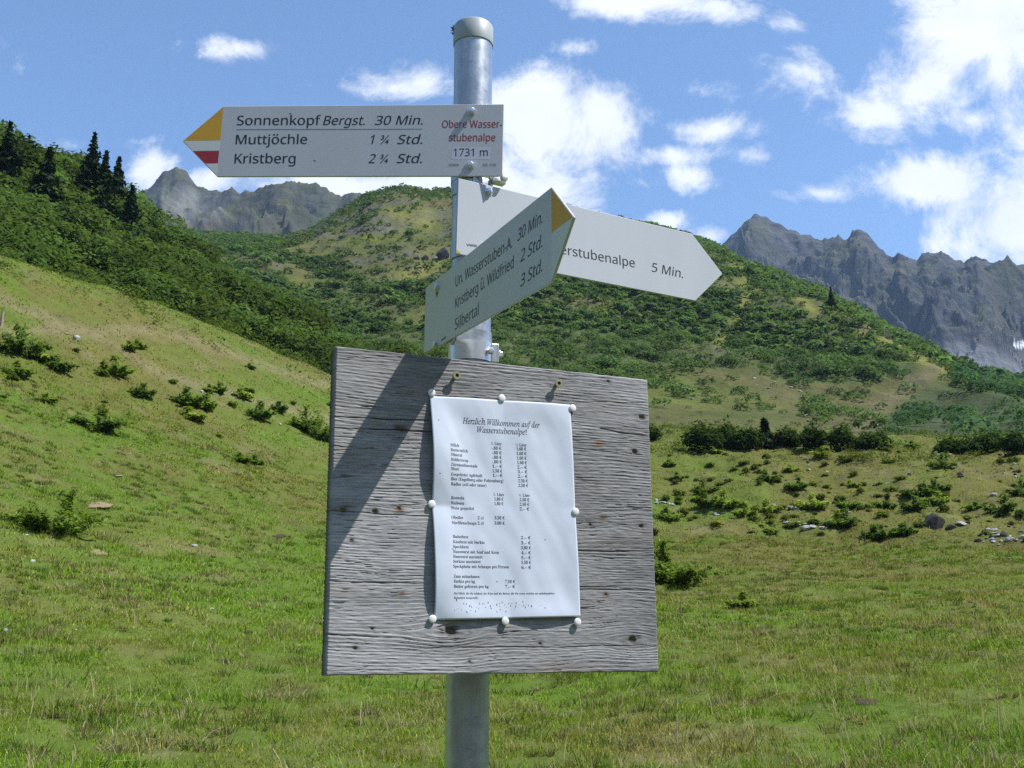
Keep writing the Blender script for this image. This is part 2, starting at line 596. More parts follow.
# ---- pole
POLE_TOP = EYE + .949
post = empty('signpost', (PX, PD, 0))
tag(post, 'galvanised steel tube post with grey cap carrying the hiking signs', 'signpost')
MB().lathe([(PR, -.45), (PR, POLE_TOP - .02)], 72).build('pole', M_GALV, post, 40)
MB().lathe([(PR + .0014, POLE_TOP - .034), (PR + .0016, POLE_TOP - .033), (PR + .0016, POLE_TOP - .004), (PR - .001, POLE_TOP), (PR - .006, POLE_TOP + .0015), (.004, POLE_TOP + .0025)], 64).build('cap', M_CAP, post, 40)
# dry lichen tuft caught under the left rim of the cap
mb = MB()
rng = random.Random(3)
for i in range(14):
    p = Vector((-PR - .001, -.004, POLE_TOP - rng.uniform(-.001, .016)))
    q = p + Vector((rng.uniform(-.005, .001), rng.uniform(-.004, .004), rng.uniform(-.003, .006)))
    mb.tube([p, q], [.0012, .0004], 4)
mb.build('lichen_tuft', M_TWIG, post)


def hex_bolt(parent, u, v, name='bolt', r=.0056, h=.0055, rot=.2):
    mb = MB()
    mb.lathe([(r * 1.22, 0), (r * 1.22, .0010)], 24, 'Y', (u, 0, v))
    mb.lathe([(r, .0011), (r, h * .7), (r * .8, h * .92), (r * .35, h)], 6, 'Y', (u, 0, v), rot=rot)
    return mb.build(name, M_BOLT, parent, 28)


def poly_plate(pts, th, bev=.0008):
    """extruded plate from a front outline (local u,v), front at y=0, back at +th"""
    bm = bmesh.new()
    fr = [bm.verts.new((p[0], 0, p[1])) for p in pts]
    f = bm.faces.new(fr)
    r = bmesh.ops.extrude_face_region(bm, geom=[f])
    vb = [v for v in r['geom'] if isinstance(v, bmesh.types.BMVert)]
    bmesh.ops.translate(bm, vec=(0, th, 0), verts=vb)
    bmesh.ops.recalc_face_normals(bm, faces=bm.faces[:])
    bmesh.ops.bevel(bm, geom=bm.edges[:], offset=bev, segments=1, affect='EDGES')
    for fa in bm.faces:
        if abs(fa.normal.y) < .9:
            fa.material_index = 1
    return bm


def panel(parent, name, pts, mat, y=-.00008, th=.00006):
    bm = bmesh.new()
    f = bm.faces.new([bm.verts.new((p[0], y, p[1])) for p in pts])
    r = bmesh.ops.extrude_face_region(bm, geom=[f])
    bmesh.ops.translate(bm, vec=(0, th, 0), verts=[v for v in r['geom'] if isinstance(v, bmesh.types.BMVert)])
    bmesh.ops.recalc_face_normals(bm, faces=bm.faces[:])
    me = bpy.data.meshes.new(name); bm.to_mesh(me); bm.free()
    return ob(name, me, mat, parent)


def clamp_band(parent, P, v, flange_side=1, hh=.012):
    """steel band round the pole behind a plate at local height v, with two lugs and a bolt"""
    axis = np.array([PX, PD]) - P.c[:2]
    cx, cy = axis @ P.t[:2], axis @ (-P.n[:2])
    mb = MB()
    mb.lathe([(PR + .0003, v - hh), (PR + .0022, v - hh), (PR + .0022, v + hh), (PR + .0003, v + hh)], 48, 'Z', (cx, cy, 0), closed=False)
    mb.box((cx, (cy - PR) / 2 + .002, v), (.03, max(cy - PR - .003, .002), hh * 1.7), .0006)
    return mb.build('clamp', M_GALV, parent, 40)


def flat(P, y=-.00012):
    return lambda V: np.stack([V[:, 0], np.full(len(V), y), V[:, 1]], 1)


def put(L, P, body, style, x0, y0, x1, y1, cap_px, **kw):
    a, b = P.uv(x0, y0), P.uv(x1, y1)
    m = P.uv((x0 + x1) / 2, (y0 + y1) / 2); m2 = P.uv((x0 + x1) / 2, (y0 + y1) / 2 - cap_px)
    L.add(body, style, a, b, np.hypot(*(m2 - m)), **kw)


# ---- sign pointing left
S1 = Plane(-.0199, -.0052, .0009, .7386, .036)
s1 = empty('direction_sign', mat=S1.M)
tag(s1, 'topmost white hiking sign pointing left, reading Sonnenkopf, Muttjöchle, Kristberg', 'signpost arm', 'hiking signs on the post')
g = lambda P, *pts: [P.uv(x, y) for x, y in pts]
bm = poly_plate(g(S1, (182.5, 141), (217.3, 176.7), (502.5, 176.2), (504, 104), (224, 106)), .0032)
me = bpy.data.meshes.new('plate'); bm.to_mesh(me); bm.free(); ob('plate', me, [M_SIGN, M_EDGE], s1)
panel(s1, 'yellow_tip', g(S1, (183.4, 140.7), (220.5, 140.2), (223.4, 106.7)), M_YELLOW)
panel(s1, 'white_stripe', g(S1, (183.4, 141.1), (192.6, 150.9), (219.2, 150.6), (220.4, 140.6)), M_WHITE)
panel(s1, 'red_stripe', g(S1, (193.1, 151.2), (205.2, 163.4), (217.9, 163.2), (219.1, 150.9)), M_RED)
panel(s1, 'white_stripe', g(S1, (205.7, 163.8), (217.0, 175.6), (217.9, 163.6)), M_WHITE)
panel(s1, 'sticker', g(S1, (451.5, 159.6), (490, 159.4), (490.4, 147.2), (452, 147.4)), M_STICKER)
L = Letters(); SH = .21
put(L, S1, 'Sonnenkopf', 'sans', 236.8, 125.2, 320.3, 125.0, 9.4)
put(L, S1, 'Bergst.', 'sans', 323, 125.0, 364.6, 124.9, 9.0, shear=SH)
put(L, S1, '30 Min.', 'sans', 374.6, 124.9, 422.6, 124.6, 9.0, shear=SH)
put(L, S1, 'Muttjöchle', 'sans', 235.6, 144.3, 306.8, 144.0, 9.4)
put(L, S1, '1 ¾', 'sans', 370.6, 144.0, 388.8, 144.0, 9.0, shear=SH)
put(L, S1, 'Std.', 'sans', 397, 144.0, 422.2, 143.9, 9.0, shear=SH)
put(L, S1, 'Kristberg', 'sans', 234.4, 163.4, 295.2, 163.2, 9.6)
put(L, S1, '2 ¾', 'sans', 368.4, 163.2, 388, 163.2, 9.0, shear=SH)
put(L, S1, 'Std.', 'sans', 396.6, 163.0, 421.8, 163.0, 9.0, shear=SH)
L.quad(g(S1, (236.6, 129.9), (422, 129.4), (422, 129.0), (236.6, 129.5)))
L.build('lettering', M_INK, s1, flat(S1), .0004)
L = Letters()
put(L, S1, 'Obere Wasser-', 'sans', 442, 127.9, 502, 127.7, 7.4)
put(L, S1, 'stubenalpe', 'sans', 449, 141.2, 495.2, 141.1, 7.4)
L.build('red_lettering', M_REDINK, s1, flat(S1), .0003)
L = Letters()
put(L, S1, '1731 m', 'sans', 453.6, 156.2, 487.8, 156.0, 7.6)
put(L, S1, 'VWW', 'sans', 448.4, 166.2, 459, 166.2, 2.4)
put(L, S1, 'RZ.109', 'sans', 483, 166.2, 496.2, 166.1, 2.4)
L.build('small_lettering', M_INK, s1, flat(S1, -.00022))
for x, y in ((471.5, 111.6), (470.4, 165.4)):
    q = S1.uv(x, y); hex_bolt(s1, q[0], q[1])
clamp_band(s1, S1, S1.uv(471, 111)[1]); clamp_band(s1, S1, S1.uv(471, 168)[1])
panel(s1, 'paint_speck', g(S1, (289, 113.6), (291.2, 115), (290.6, 112.6)), M_MARK, -.00012)
panel(s1, 'paint_speck', g(S1, (313, 160.2), (316, 161.6), (315.4, 160.2)), M_MARK, -.00012)

# ---- sign pointing right
S2 = Plane(.5254, -.0044, .0018, .612, .036)
s2 = empty('direction_sign', mat=S2.M)
tag(s2, 'middle white hiking sign pointing right, reading Wasserstubenalpe 5 Min.', 'signpost arm', 'hiking signs on the post')
bm = poly_plate(g(S2, (458.2, 178), (455.8, 253.5), (695.4, 300.9), (722.9, 273.8), (692.5, 233.8)), .0032)
me = bpy.data.meshes.new('plate'); bm.to_mesh(me); bm.free(); ob('plate', me, [M_SIGN, M_EDGE], s2)
L = Letters()
put(L, S2, 'Wasserstubenalpe', 'sans', 528.5, 247.6, 634.8, 267.6, 9.2)
put(L, S2, '5 Min.', 'sans', 651.6, 271.4, 683, 278.2, 8.8, shear=SH * .6)
put(L, S2, 'VWW', 'sans', 466.4, 246.2, 477, 247.4, 2.6)
L.build('lettering', M_INK, s2, flat(S2), .0004)
q = S2.uv(488.6, 191.8); hex_bolt(s2, q[0], q[1])
q2 = S2.uv(484, 247); hex_bolt(s2, q2[0], q2[1])
clamp_band(s2, S2, q[1] + .012); clamp_band(s2, S2, q2[1])
panel(s2, 'rust_stain', g(S2, (456.2, 249), (456.0, 253), (461, 253.9), (459, 251.5)), M_MOSS, -.00012)
for a in (((675, 293.4), (680.2, 291.4), (680.6, 292), (675.8, 293.8)),):
    panel(s2, 'scratch', g(S2, *[(x + (5 if i < 2 else 5), y - 2) for i, (x, y) in enumerate(a)]), M_WHITE, -.00012)
# bolt of the clamp between the two upper signs
mb = MB()
mb.lathe([(.0062, 0), (.0062, .004), (.005, .0055), (.002, .006)], 6, 'Y', (.030, -.006, q[1] + .0235))
mb.box((.026, .004, q[1] + .0235), (.022, .012, .012), .0008)
mb.build('clamp_bolt', M_BOLT, s2, 28)

# ---- sign pointing towards the camera
S3 = Plane(-1.1641, -.0392, .0027, .4885, .036)
s3 = empty('direction_sign', mat=S3.M)
tag(s3, 'shaded lowest hiking sign pointing forward, reading Wasserstuben-A., Kristberg, Silbertal', 'signpost arm', 'hiking signs on the post')
bm = poly_plate(g(S3, (425.6, 288), (423.7, 354.6), (551.3, 282.3), (573.6, 217), (551, 187)), .0034)
me = bpy.data.meshes.new('plate'); bm.to_mesh(me); bm.free(); ob('plate', me, [M_SIGN, M_EDGE], s3)
panel(s3, 'yellow_tip', g(S3, (551.3, 188.6), (551.6, 232.6), (572.6, 217)), M_YELLOW)
panel(s3, 'white_tip', g(S3, (551.6, 233.2), (551.8, 280.6), (572.6, 217.6)), M_WHITE)
L = Letters()
put(L, S3, 'Un. Wasserstuben-A.', 'sans', 455.3, 287.2, 512, 247.4, 11.0)
put(L, S3, '30 Min.', 'sans', 517.4, 241.6, 542.2, 222.9, 12.0, shear=SH)
put(L, S3, 'Kristberg ü. Wildfried', 'sans', 455.0, 308.6, 513.6, 267.6, 11.0)
put(L, S3, '2 Std.', 'sans', 520.4, 262.6, 542.2, 246.8, 12.0, shear=SH)
put(L, S3, 'Silbertal', 'sans', 454.8, 330.2, 478.6, 314.6, 11.0)
put(L, S3, '3 Std.', 'sans', 520.4, 287.2, 542.2, 271.2, 12.0, shear=SH)
put(L, S3, 'VWW', 'sans', 441, 342, 446, 338.4, 2.6)
L.build('lettering', M_INK, s3, flat(S3), .0004)
for x, y in ((437.8, 287.2), (436.4, 344.6)):
    q = S3.uv(x, y); hex_bolt(s3, q[0], q[1])
    panel(s3, 'rust_stain', [(q[0] - .010, q[1] + .002), (q[0] - .008, q[1] - .010), (q[0] - .002, q[1] - .016), (q[0] + .002, q[1] - .011), (q[0] + .003, q[1] - .004)], M_RUST, -.00012)
panel(s3, 'lichen_patch', g(S3, (424.3, 352.5), (424.0, 354.2), (441, 344.6), (438, 346), (434, 347.4), (429, 350.6)), M_MOSS, -.00012)
clamp_band(s3, S3, S3.uv(437, 290)[1]); cl = clamp_band(s3, S3, S3.uv(436, 346)[1])

# ---- steel clamp under the lowest sign
zc = .4185 + EYE
CL = Plane(.42, 0, 0, .4185, 0)
clampt = empty('pole_clamp', mat=CL.M)
tag(clampt, 'shiny steel band clamp with bolted lug round the post just above the wooden board', 'clamp')
MB().lathe([(PR + .0004, -.014), (PR + .003, -.014), (PR + .003, .014), (PR + .0004, .014)], 48, closed=False).build('band', M_BOLT, clampt, 40)
MB().box((.029, -.021, 0), (.009, .004, .027), .0006).box((.0335, -.017, 0), (.004, .012, .027), .0006).build('lug', M_BOLT, clampt)
mb = MB(); mb.lathe([(.006, 0), (.006, .003), (.004, .0048), (.002, .005)], 6, 'Y', (.0185, -.0295, 0)); mb.build('bolt', M_BOLT, clampt, 28)
MB().box((.039, -.018, 0), (.008, .006, .007), .001).box((.037, -.018, 0), (.003, .009, .010), .001).build('nut', M_BOLT, clampt)

# ---- wooden notice board
B = Plane(.4219, .003, -.0149, .1798, .0673)
KB = .992
B.c = (B.c + B.t * .0214) * KB
B.M.translation = Vector(B.c + np.array([0, 0, EYE]))
board = empty('notice_board', mat=B.M)
tag(board, 'square weathered grey wooden board bolted to the signpost', 'notice board')
BL, BR_, BT, BB = -.2376 * KB, .2376 * KB, .2106 * KB, -.2106 * KB
NU, NV = 700, 640
uu = np.linspace(BL, BR_, NU); vv = np.linspace(BB, BT, NV)
U, V = np.meshgrid(uu, vv)
KN = [((634.5, 452), .006, .9), ((641.5, 418), .007, .8), ((450.5, 631.5), .011, 1.3), ((632, 640.5), .009, 1.2), ((374.7, 512), .006, .8), ((398.5, 509), .004, .5),
      ((351.3, 541.5), .0045, .5), ((641, 526.5), .005, .7), ((608, 381.3), .004, .5), ((343, 510), .006, .7), ((372, 629), .003, .4), ((355, 648.5), .004, .5),
      ((540, 644), .004, .5), ((469, 662), .0035, .4), ((606, 594.5), .003, .3), ((590, 525), .004, .5), ((397, 428), .004, .4)]
warp = fbm(U * 2.6, V * 7.0, 3, 11) * .009 + fbm(U * 7, V * 22, 3, 15) * .0016
kd, khole = np.zeros_like(U), np.zeros_like(U)
for (px, r, a) in KN:
    k = B.uv(*px)
    du, dv = (U - k[0]), (V - k[1])
    e = np.exp(-(du / (r * 4.2)) ** 2) * np.exp(-np.abs(dv) / (r * 2.2)) * np.tanh(dv / (r * .6))
    warp = warp - e * r * .9 * a
    rr = np.sqrt((du / 1.25) ** 2 + dv ** 2) * (1 + .25 * fbm(U * 160, V * 160, 2, 31))
    kd = np.maximum(kd, np.exp(-(rr / (r * 1.05)) ** 2))
    khole = np.maximum(khole, np.exp(-(rr / (r * .55)) ** 4) * a)
W = V + warp
# annual rings cut at a shallow angle: spacing drifts across the board
ph = W / .0046 + 2.4 * fbm(U * .9, W * 14, 3, 41)
ringt = ph - np.floor(ph)
ring = np.where(ringt < .72, ringt / .72, (1 - ringt) / .28)              # soft wood worn away, hard line standing proud
strength = np.clip(.55 + 1.1 * fbm(U * 4, W * 26, 4, 51), .08, 1.2)
fine = fbm(U * 26, W * 900, 3, 61) * .5 + fbm(U * 60, W * 420, 3, 71) * .6
chk = ridged(U * 7, W * 170, 3, 81)
checks = sstep(.66, .84, chk) * sstep(-.1, .25, fbm(U * 8, W * 30, 3, 85))
h = (ring * strength * .00085 + fine * .0008 - checks * .0012 - khole * .0022 - kd * .0004 + fbm(U * 5, V * 5, 3, 95) * .0012)
seam = np.zeros_like(U)
for (a, b, wd, dp) in (((330, 416.6), (436, 421.0), .0009, 1.), ((330, 427.6), (440, 432.4), .0010, .9), ((470, 424), (520, 425), .0006, .3),
                       ((326, 451), (385, 448), .0005, .5), ((325.5, 510), (436, 518), .0007, .8), ((440, 580), (660, 590), .0007, .5),
                       ((324.5, 581), (424, 584), .0007, .7), ((324, 635), (380, 636.5), .0009, .9), ((600, 428.5), (648, 437), .0011, 1.), ((562, 447), (648, 456), .0006, .6),
                       ((558, 589), (657, 590.5), .0008, .8), ((430, 648), (657, 646), .0007, .8), ((560, 551), (655, 551), .0007, .8), ((563, 402), (646, 403), .0005, .5)):
    a, b = B.uv(*a), B.uv(*b)
    fr = (U - a[0]) / (b[0] - a[0])
    line = a[1] + (b[1] - a[1]) * fr + .0022 * fbm(U * 16 + a[1] * 90, V * 0 + a[1] * 333, 4, 101)
    inside = sstep(-.03, .03, fr) * sstep(1.03, .85, fr)
    seam = np.maximum(seam, np.exp(-((V - line) / (wd * .8)) ** 2) * inside * dp)
seam = seam * np.clip(.75 + .9 * fbm(U * 22, V * 6, 3, 107), .15, 1)
h -= seam * .0026
lip = np.minimum(np.minimum(U - BL, BR_ - U), np.minimum(V - BB, BT - V))
h -= .0012 * np.exp(-(lip / .0006) ** 2)
jag_r = .0012 * fbm(V * 0 + 3, W * 220, 3, 111); jag_t = .0009 * fbm(U * 40, V * 0 + 5, 3, 113)
Ud = U + np.where(U > BR_ - .004, jag_r, 0) + np.where(U < BL + .004, jag_r * .6, 0)
Vd = V + np.where(V > BT - .003, jag_t, 0) + np.where(V < BB + .003, jag_t, 0)
tone = fbm(U * 6, W * 40, 4, 121) * .5 + fbm(U * 2, V * 3, 3, 131) * .6 + fine * .5
cb = mixc((.17, .166, .168), (.455, .45, .453), np.clip(.5 + tone * 1.15 - ring * .12, 0, 1))
cb = mixc(cb, (.30, .25, .215), np.clip(fbm(U * 5, W * 24, 4, 141) * 1.2 - .15, 0, .55))
cb = mixc(cb, (.10, .085, .07), np.clip(kd * .65 + khole * .5, 0, .92))
cb = mixc(cb, (.055, .05, .045), np.clip(seam * .9 + checks * .55, 0, .92))
for (px, r, c) in (((598.5, 443.5), .0042, (.24, .10, .02)), ((603, 517.5), .003, (.18, .07, .02)), ((401.5, 593.5), .0035, (.14, .07, .03)), ((402, 428.5), .0055, (.13, .06, .025)), ((399, 510), .004, (.16, .08, .03)), ((606, 595), .003, (.15, .07, .03))):
    k = B.uv(*px)
    rr = np.sqrt(((U - k[0]) / 1.6) ** 2 + (V - k[1]) ** 2) * (1 + .3 * fbm(U * 200, V * 200, 2, 7))
    cb = mixc(cb, c, np.exp(-(rr / r) ** 2) * .9)
VB = np.stack([Ud.ravel(), -h.ravel(), Vd.ravel()], 1)
idx = np.arange(NU * NV).reshape(NV, NU)
Q = np.stack([idx[:-1, :-1], idx[:-1, 1:], idx[1:, 1:], idx[1:, :-1]], -1).reshape(-1, 4)
loop = np.concatenate([idx[0, :], idx[1:, -1], idx[-1, -2::-1], idx[-2:0:-1, 0]])
nb = len(loop)
TB = .024
b1 = VB[loop] * 1.0
b1[:, 1] = TB - .001
b1[:, 0] += .0012 * perlin(np.arange(nb) * .31, np.zeros(nb)) * (np.abs(b1[:, 0]) > .2345)
n0 = len(VB)
side = np.stack([loop, np.roll(loop, -1), n0 + (np.arange(nb) + 1) % nb, n0 + np.arange(nb)], -1)[:, ::-1]
cs = mixc((.035, .033, .022), (.095, .088, .068), np.clip(.5 + fbm(b1[:, 0] * 60, b1[:, 2] * 60, 3, 3), 0, 1))
me = mesh_np('planks', np.vstack([VB, b1]), [Q, side], np.vstack([cb.reshape(-1, 3), cs]), smooth=False)
bmf = bpy.data.meshes  # back face
M_WOOD, t_, b_ = mat_new('weathered_wood')
at = nn(t_, 'ShaderNodeVertexColor', layer_name='Col'); lk(t_, at.outputs[0], b_.inputs['Base Color'])
b_.inputs['Roughness'].default_value = .82; b_.inputs['Specular IOR Level'].default_value = .25
ob('planks', me, M_WOOD, board)
MB().box((0, TB - .0035, 0), (BR_ * 2 - .003, .004, BT * 2 - .003), 0).build('back_face', simple('old_wood_back', (.17, .15, .12), .9, var=.3, scale=14), board)
M_SCREW = simple('yellow_zinc_screw', (.42, .40, .24), .4, metal=.7, var=.25, scale=300)
M_HOLE = simple('dark_recess', (.012, .012, .012), .9)
for x, y in ((454.8, 376.8), (556.4, 384.6)):
    q = B.uv(x, y)
    o = MB().lathe([(.0026, -.004), (.0026, .0066), (.0058, .0072), (.0060, .0084), (.0056, .0092), (.0026, .0092), (.0023, .0078), (.0005, .0076)], 24, 'Y', (q[0], 0, q[1])).build('screw', M_SCREW, board, 35)
    MB().lathe([(.0023, .0079), (.0004, .00805)], 6, 'Y', (q[0], 0, q[1])).build('socket', M_HOLE, o)
for zb in (.14, -.12):
    MB().box((-.03, .0365, zb), (.05, .025, .03), .001).build('bracket', M_BOLT, board)

# ---- the menu sheet
pc = np.array([.0055, .0088]) * KB; pr = .0296
PT, PU = np.array([math.cos(pr), math.sin(pr)]), np.array([-math.sin(pr), math.cos(pr)])
SW, SHH = .21 * KB, .297 * KB
TACK = [(432, 392.6), (502.2, 398), (573, 408), (432, 504), (576, 511.6), (432.8, 619), (505.6, 621.2), (578, 622)]


def sheet_off(a, b):
    """how far the sheet stands off the board; a,b in sheet coordinates (-.5..+.5)"""
    mid_l = np.abs(np.sin(2 * np.pi * (b + .5)))
    left = np.exp(-((a + .5) / .17) ** 2) * (.0085 * mid_l * (1 + .15 * np.sin(9 * b)))
    right = np.exp(-((.5 - a) / .10) ** 2) * .0022 * np.abs(np.sin(2 * np.pi * (b + .5)))
    top = np.exp(-((.5 - b) / .09) ** 2) * .003 * np.abs(np.sin(2 * np.pi * (a + .5)))
    bot = np.exp(-((.5 + b) / .07) ** 2) * .0035 * np.abs(np.sin(2 * np.pi * (a + .5)))
    wav = .0016 * fbm(a * 2.4 + b * 1.6, b * 2.2 - a, 3, 17) + .0009 * fbm(a * 6 + 4 * b, b * 3, 2, 27)
    e = np.minimum(np.minimum(.5 - np.abs(a), .5 - np.abs(b)) / .1, 1)
    return .0022 + left + right + top + bot + wav * (.35 + .65 * e)


def sheet_surf(lift):
    def f(UV):
        d = UV - pc
        a, b = d @ PT / SW, d @ PU / SHH
        return np.stack([UV[:, 0], -(sheet_off(np.clip(a, -.5, .5), np.clip(b, -.5, .5)) + lift), UV[:, 1]], 1)
    return f


NA, NB = 90, 120
aa, bb = np.meshgrid(np.linspace(-.5, .5, NA), np.linspace(-.5, .5, NB))
UVs = pc + np.outer(np.where(aa < 0, aa * 1.028, aa).ravel() * SW, PT) + np.outer(bb.ravel() * SHH, PU)
idp = np.arange(NA * NB).reshape(NB, NA)
Qp = np.stack([idp[:-1, :-1], idp[:-1, 1:], idp[1:, 1:], idp[1:, :-1]], -1).reshape(-1, 4)
M_PAPER = simple('white_paper', (.64, .70, .81), .75, var=.025, scale=30, spec=.2)
menu = empty('menu_sheet', mat=B.M)
tag(menu, 'white printed menu sheet pinned to the grey wooden board', 'menu')
po = ob('sheet', mesh_np('sheet', sheet_surf(0)(UVs), [Qp], smooth=True), M_PAPER, menu)
md = po.modifiers.new('thickness', 'SOLIDIFY'); md.thickness = .0003; md.offset = -1


def pl(L, body, style, x0, x1, y, cap, slope=None, **kw):
    """one line of print; the sheet's own lines run slightly downhill in the photo"""
    lift = .004
    y1 = y + (x1 - x0) * (.045 - (y - 440) * .00030 if slope is None else slope)
    a, b = B.uv(x0, y, lift), B.uv(x1, y1, lift)
    m, m2 = B.uv((x0 + x1) / 2, y, lift), B.uv((x0 + x1) / 2, y - cap, lift)
    L.add(body, style, a, b, np.hypot(*(m2 - m)), **kw)


L = Letters()
pl(L, 'Herzlich Willkommen auf der', 'italic', 462.6, 540, 423.4, 5.8, .056, offset=.006)
pl(L, 'Wasserstubenalpe!', 'italic', 477.4, 527, 432.2, 5.8, .05, offset=.006)
L.build('heading', M_INK, menu, sheet_surf(.00012))
L = Letters()
c = 3.0
for (s, x1, y) in (('Milch', 458.8, 446.8), ('Buttermilch', 468.2, 451.6), ('Mineral', 462, 456.3), ('Holdersirup', 468.6, 461.2), ('Zitronenlimonade', 478.2, 466.2), ('Most', 458.4, 470.4), ('Gespritzter Apfelsaft', 483.2, 475.8), ('Bier (Engelburg oder Fohrenburg)', 504, 480.4), ('Radler (süß oder sauer)', 487.2, 485.4)):
    pl(L, s, 'serif', 449.2 + (y - 446) * .035, x1, y, c)
pl(L, '¼ Liter', 'serif', 491.6, 502.2, 444.6, c); pl(L, '½ Liter', 'serif', 516.2, 527, 445.9, c)
for i, s in enumerate(('-,80 €', '-,80 €', '-,80 €', '-,80 €', '1,– €', '1,50 €', '1,– €')):
    pl(L, s, 'serif', 492.2 + i * .2, 502 + i * .2, 449.2 + i * 4.55, c)
for i, s in enumerate(('1,60 €', '1,60 €', '1,60 €', '1,60 €', '2,– €', '3,– €', '2,– €', '2,50 €', '2,50 €')):
    pl(L, s, 'serif', 517 + i * .25, 526.6 + i * .25, 450 + i * 4.58, c)
for (s, x1, y) in (('Rotwein', 464.6, 499), ('Weißwein', 464.6, 504.2), ('Wein gespritzt', 474.6, 509.2)):
    pl(L, s, 'serif', 451.2, x1, y, c)
pl(L, '¼ Liter', 'serif', 494, 505, 495.6, c); pl(L, '½ Liter', 'serif', 519.4, 530.2, 496.4, c)
for i, s in enumerate(('1,80 €', '1,80 €')):
    pl(L, s, 'serif', 495, 504, 500.2 + i * 4.6, c)
for i, s in enumerate(('2,50 €', '2,50 €', '2,– €')):
    pl(L, s, 'serif', 520, 529.6, 501 + i * 4.6, c)
for (s, x1, y, p) in (('Obstler', 463.6, 518.7, '3,50 €'), ('Marillenschnaps', 477, 524, '3,00 €')):
    pl(L, s, 'serif', 451.4, x1, y, c); pl(L, '2 cl', 'serif', 478.2, 484.2, y + .4, c); pl(L, p, 'serif', 495.2, 505.2, y + .3, c)
for (s, x1, y, p) in (('Butterbrot', 468.6, 538, '2,– €'), ('Käsebrot mit Surkäs', 485.2, 543.2, '3,– €'), ('Speckbrot', 469, 548.1, '3,80 €'), ('Hauswurst mit Senf und Kren', 499.6, 553.1, '4,– €'),
                      ('Hauswurst mariniert', 483, 558, '5,– €'), ('Surkäse mariniert', 481.2, 562.8, '5,50 €'), ('Speckplatte mit Schnaps pro Person', 509.4, 567.8, '6,– €')):
    pl(L, s, 'serif', 452.4, x1, y, c); pl(L, p, 'serif', 521.2 + (y - 538) * .02, 531 + (y - 538) * .02, y + 1.0, c)
pl(L, 'Zum mitnehmen:', 'serif', 452.8, 480.6, 577.8, c)
for (s, x1, y, p) in (('Surkäs pro kg', 475.4, 582.7, '7,50 €'), ('Butter gefroren pro kg', 489.2, 587.8, '7,– €')):
    pl(L, s, 'serif', 453, x1, y, c); pl(L, p, 'serif', 505.8, 515.8, y + .2, c)
pl(L, 'Die Milch, die Sie trinken, der Käse und die Butter, die Sie essen, werden aus unbehandelter', 'serif', 453.4, 555, 594.4, 2.0)
pl(L, 'Rohmilch hergestellt.', 'serif', 453.6, 478.6, 598.8, 2.0)
rng = random.Random(5)
for i in range(70):     # the washed-out handwriting along the bottom of the sheet
    x = 453 + (i / 70) * 96 + rng.uniform(-1.5, 1.5); y = 606 + 4.5 * math.sin(i * 1.7) * rng.random() + rng.uniform(-2, 2)
    if rng.random() < .25 and i < 40:
        y += 6
    dx, dy, wq = rng.uniform(-.5, .9), rng.uniform(-2.2, .4), rng.uniform(.15, .38)
    if x > 530 and rng.random() < .6:
        continue
    L.quad([B.uv(x, y, .004), B.uv(x + wq * 2, y + .1, .004), B.uv(x + dx + wq * 2, y + dy, .004), B.uv(x + dx, y + dy, .004)][::1])
for x, y in ((438, 474.2), (437, 421), (545, 540), (451, 549.5), (497, 582)):
    L.quad([B.uv(x, y, .004), B.uv(x + 1.4, y, .004), B.uv(x + 1.2, y - .7, .004), B.uv(x + .2, y - .8, .004)])
L.build('print', M_INK, menu, sheet_surf(.00012))

M_TACK = simple('white_pin', (.80, .82, .80), .35, var=.04)
M_PIN = simple('pin_steel', (.5, .5, .5), .4, metal=.9)
tl = ['white drawing pin at the top left corner of the menu sheet', 'white drawing pin in the middle of the menu sheet\'s top edge', 'white drawing pin at the top right corner of the menu sheet',
      'white drawing pin halfway down the left edge of the menu sheet', 'white drawing pin halfway down the right edge of the menu sheet', 'white drawing pin at the bottom left corner of the menu sheet',
      'white drawing pin in the middle of the menu sheet\'s bottom edge', 'white drawing pin at the bottom right corner of the menu sheet']
tack0 = None
for (x, y), lab in zip(TACK, tl):
    q = B.uv(x, y, .0045)
    if tack0 is None:
        tack0 = t = empty('drawing_pin')
        MB().lathe([(.0005, .0012), (.0040, .0018), (.0050, .0023), (.0053, .0032), (.0051, .0040), (.0043, .0046), (.0020, .0049), (.0003, .0050)], 28, 'Y').build('head', M_TACK, t, 32)
        MB().lathe([(.0006, -.006), (.0006, .0015)], 8, 'Y').build('pin', M_PIN, t)
    else:
        t = copy_tree(tack0)
    t.matrix_world = B.M @ Matrix.Translation((q[0], 0, q[1]))
    tag(t, lab, 'drawing pin', 'white pins holding the menu')

exec('')
# ================================================================== LAND
AZF = math.radians(33)


def az_of(x, y):
    d = ray(x, y); return np.arctan2(d[..., 0], d[..., 1])


def z_of(az, r, y):
    """height of a point at distance r and bearing az that the photo shows at row y"""
    return r * np.cos(az) * np.tan(TH + np.arctan((CY - y) / F)) + EYE


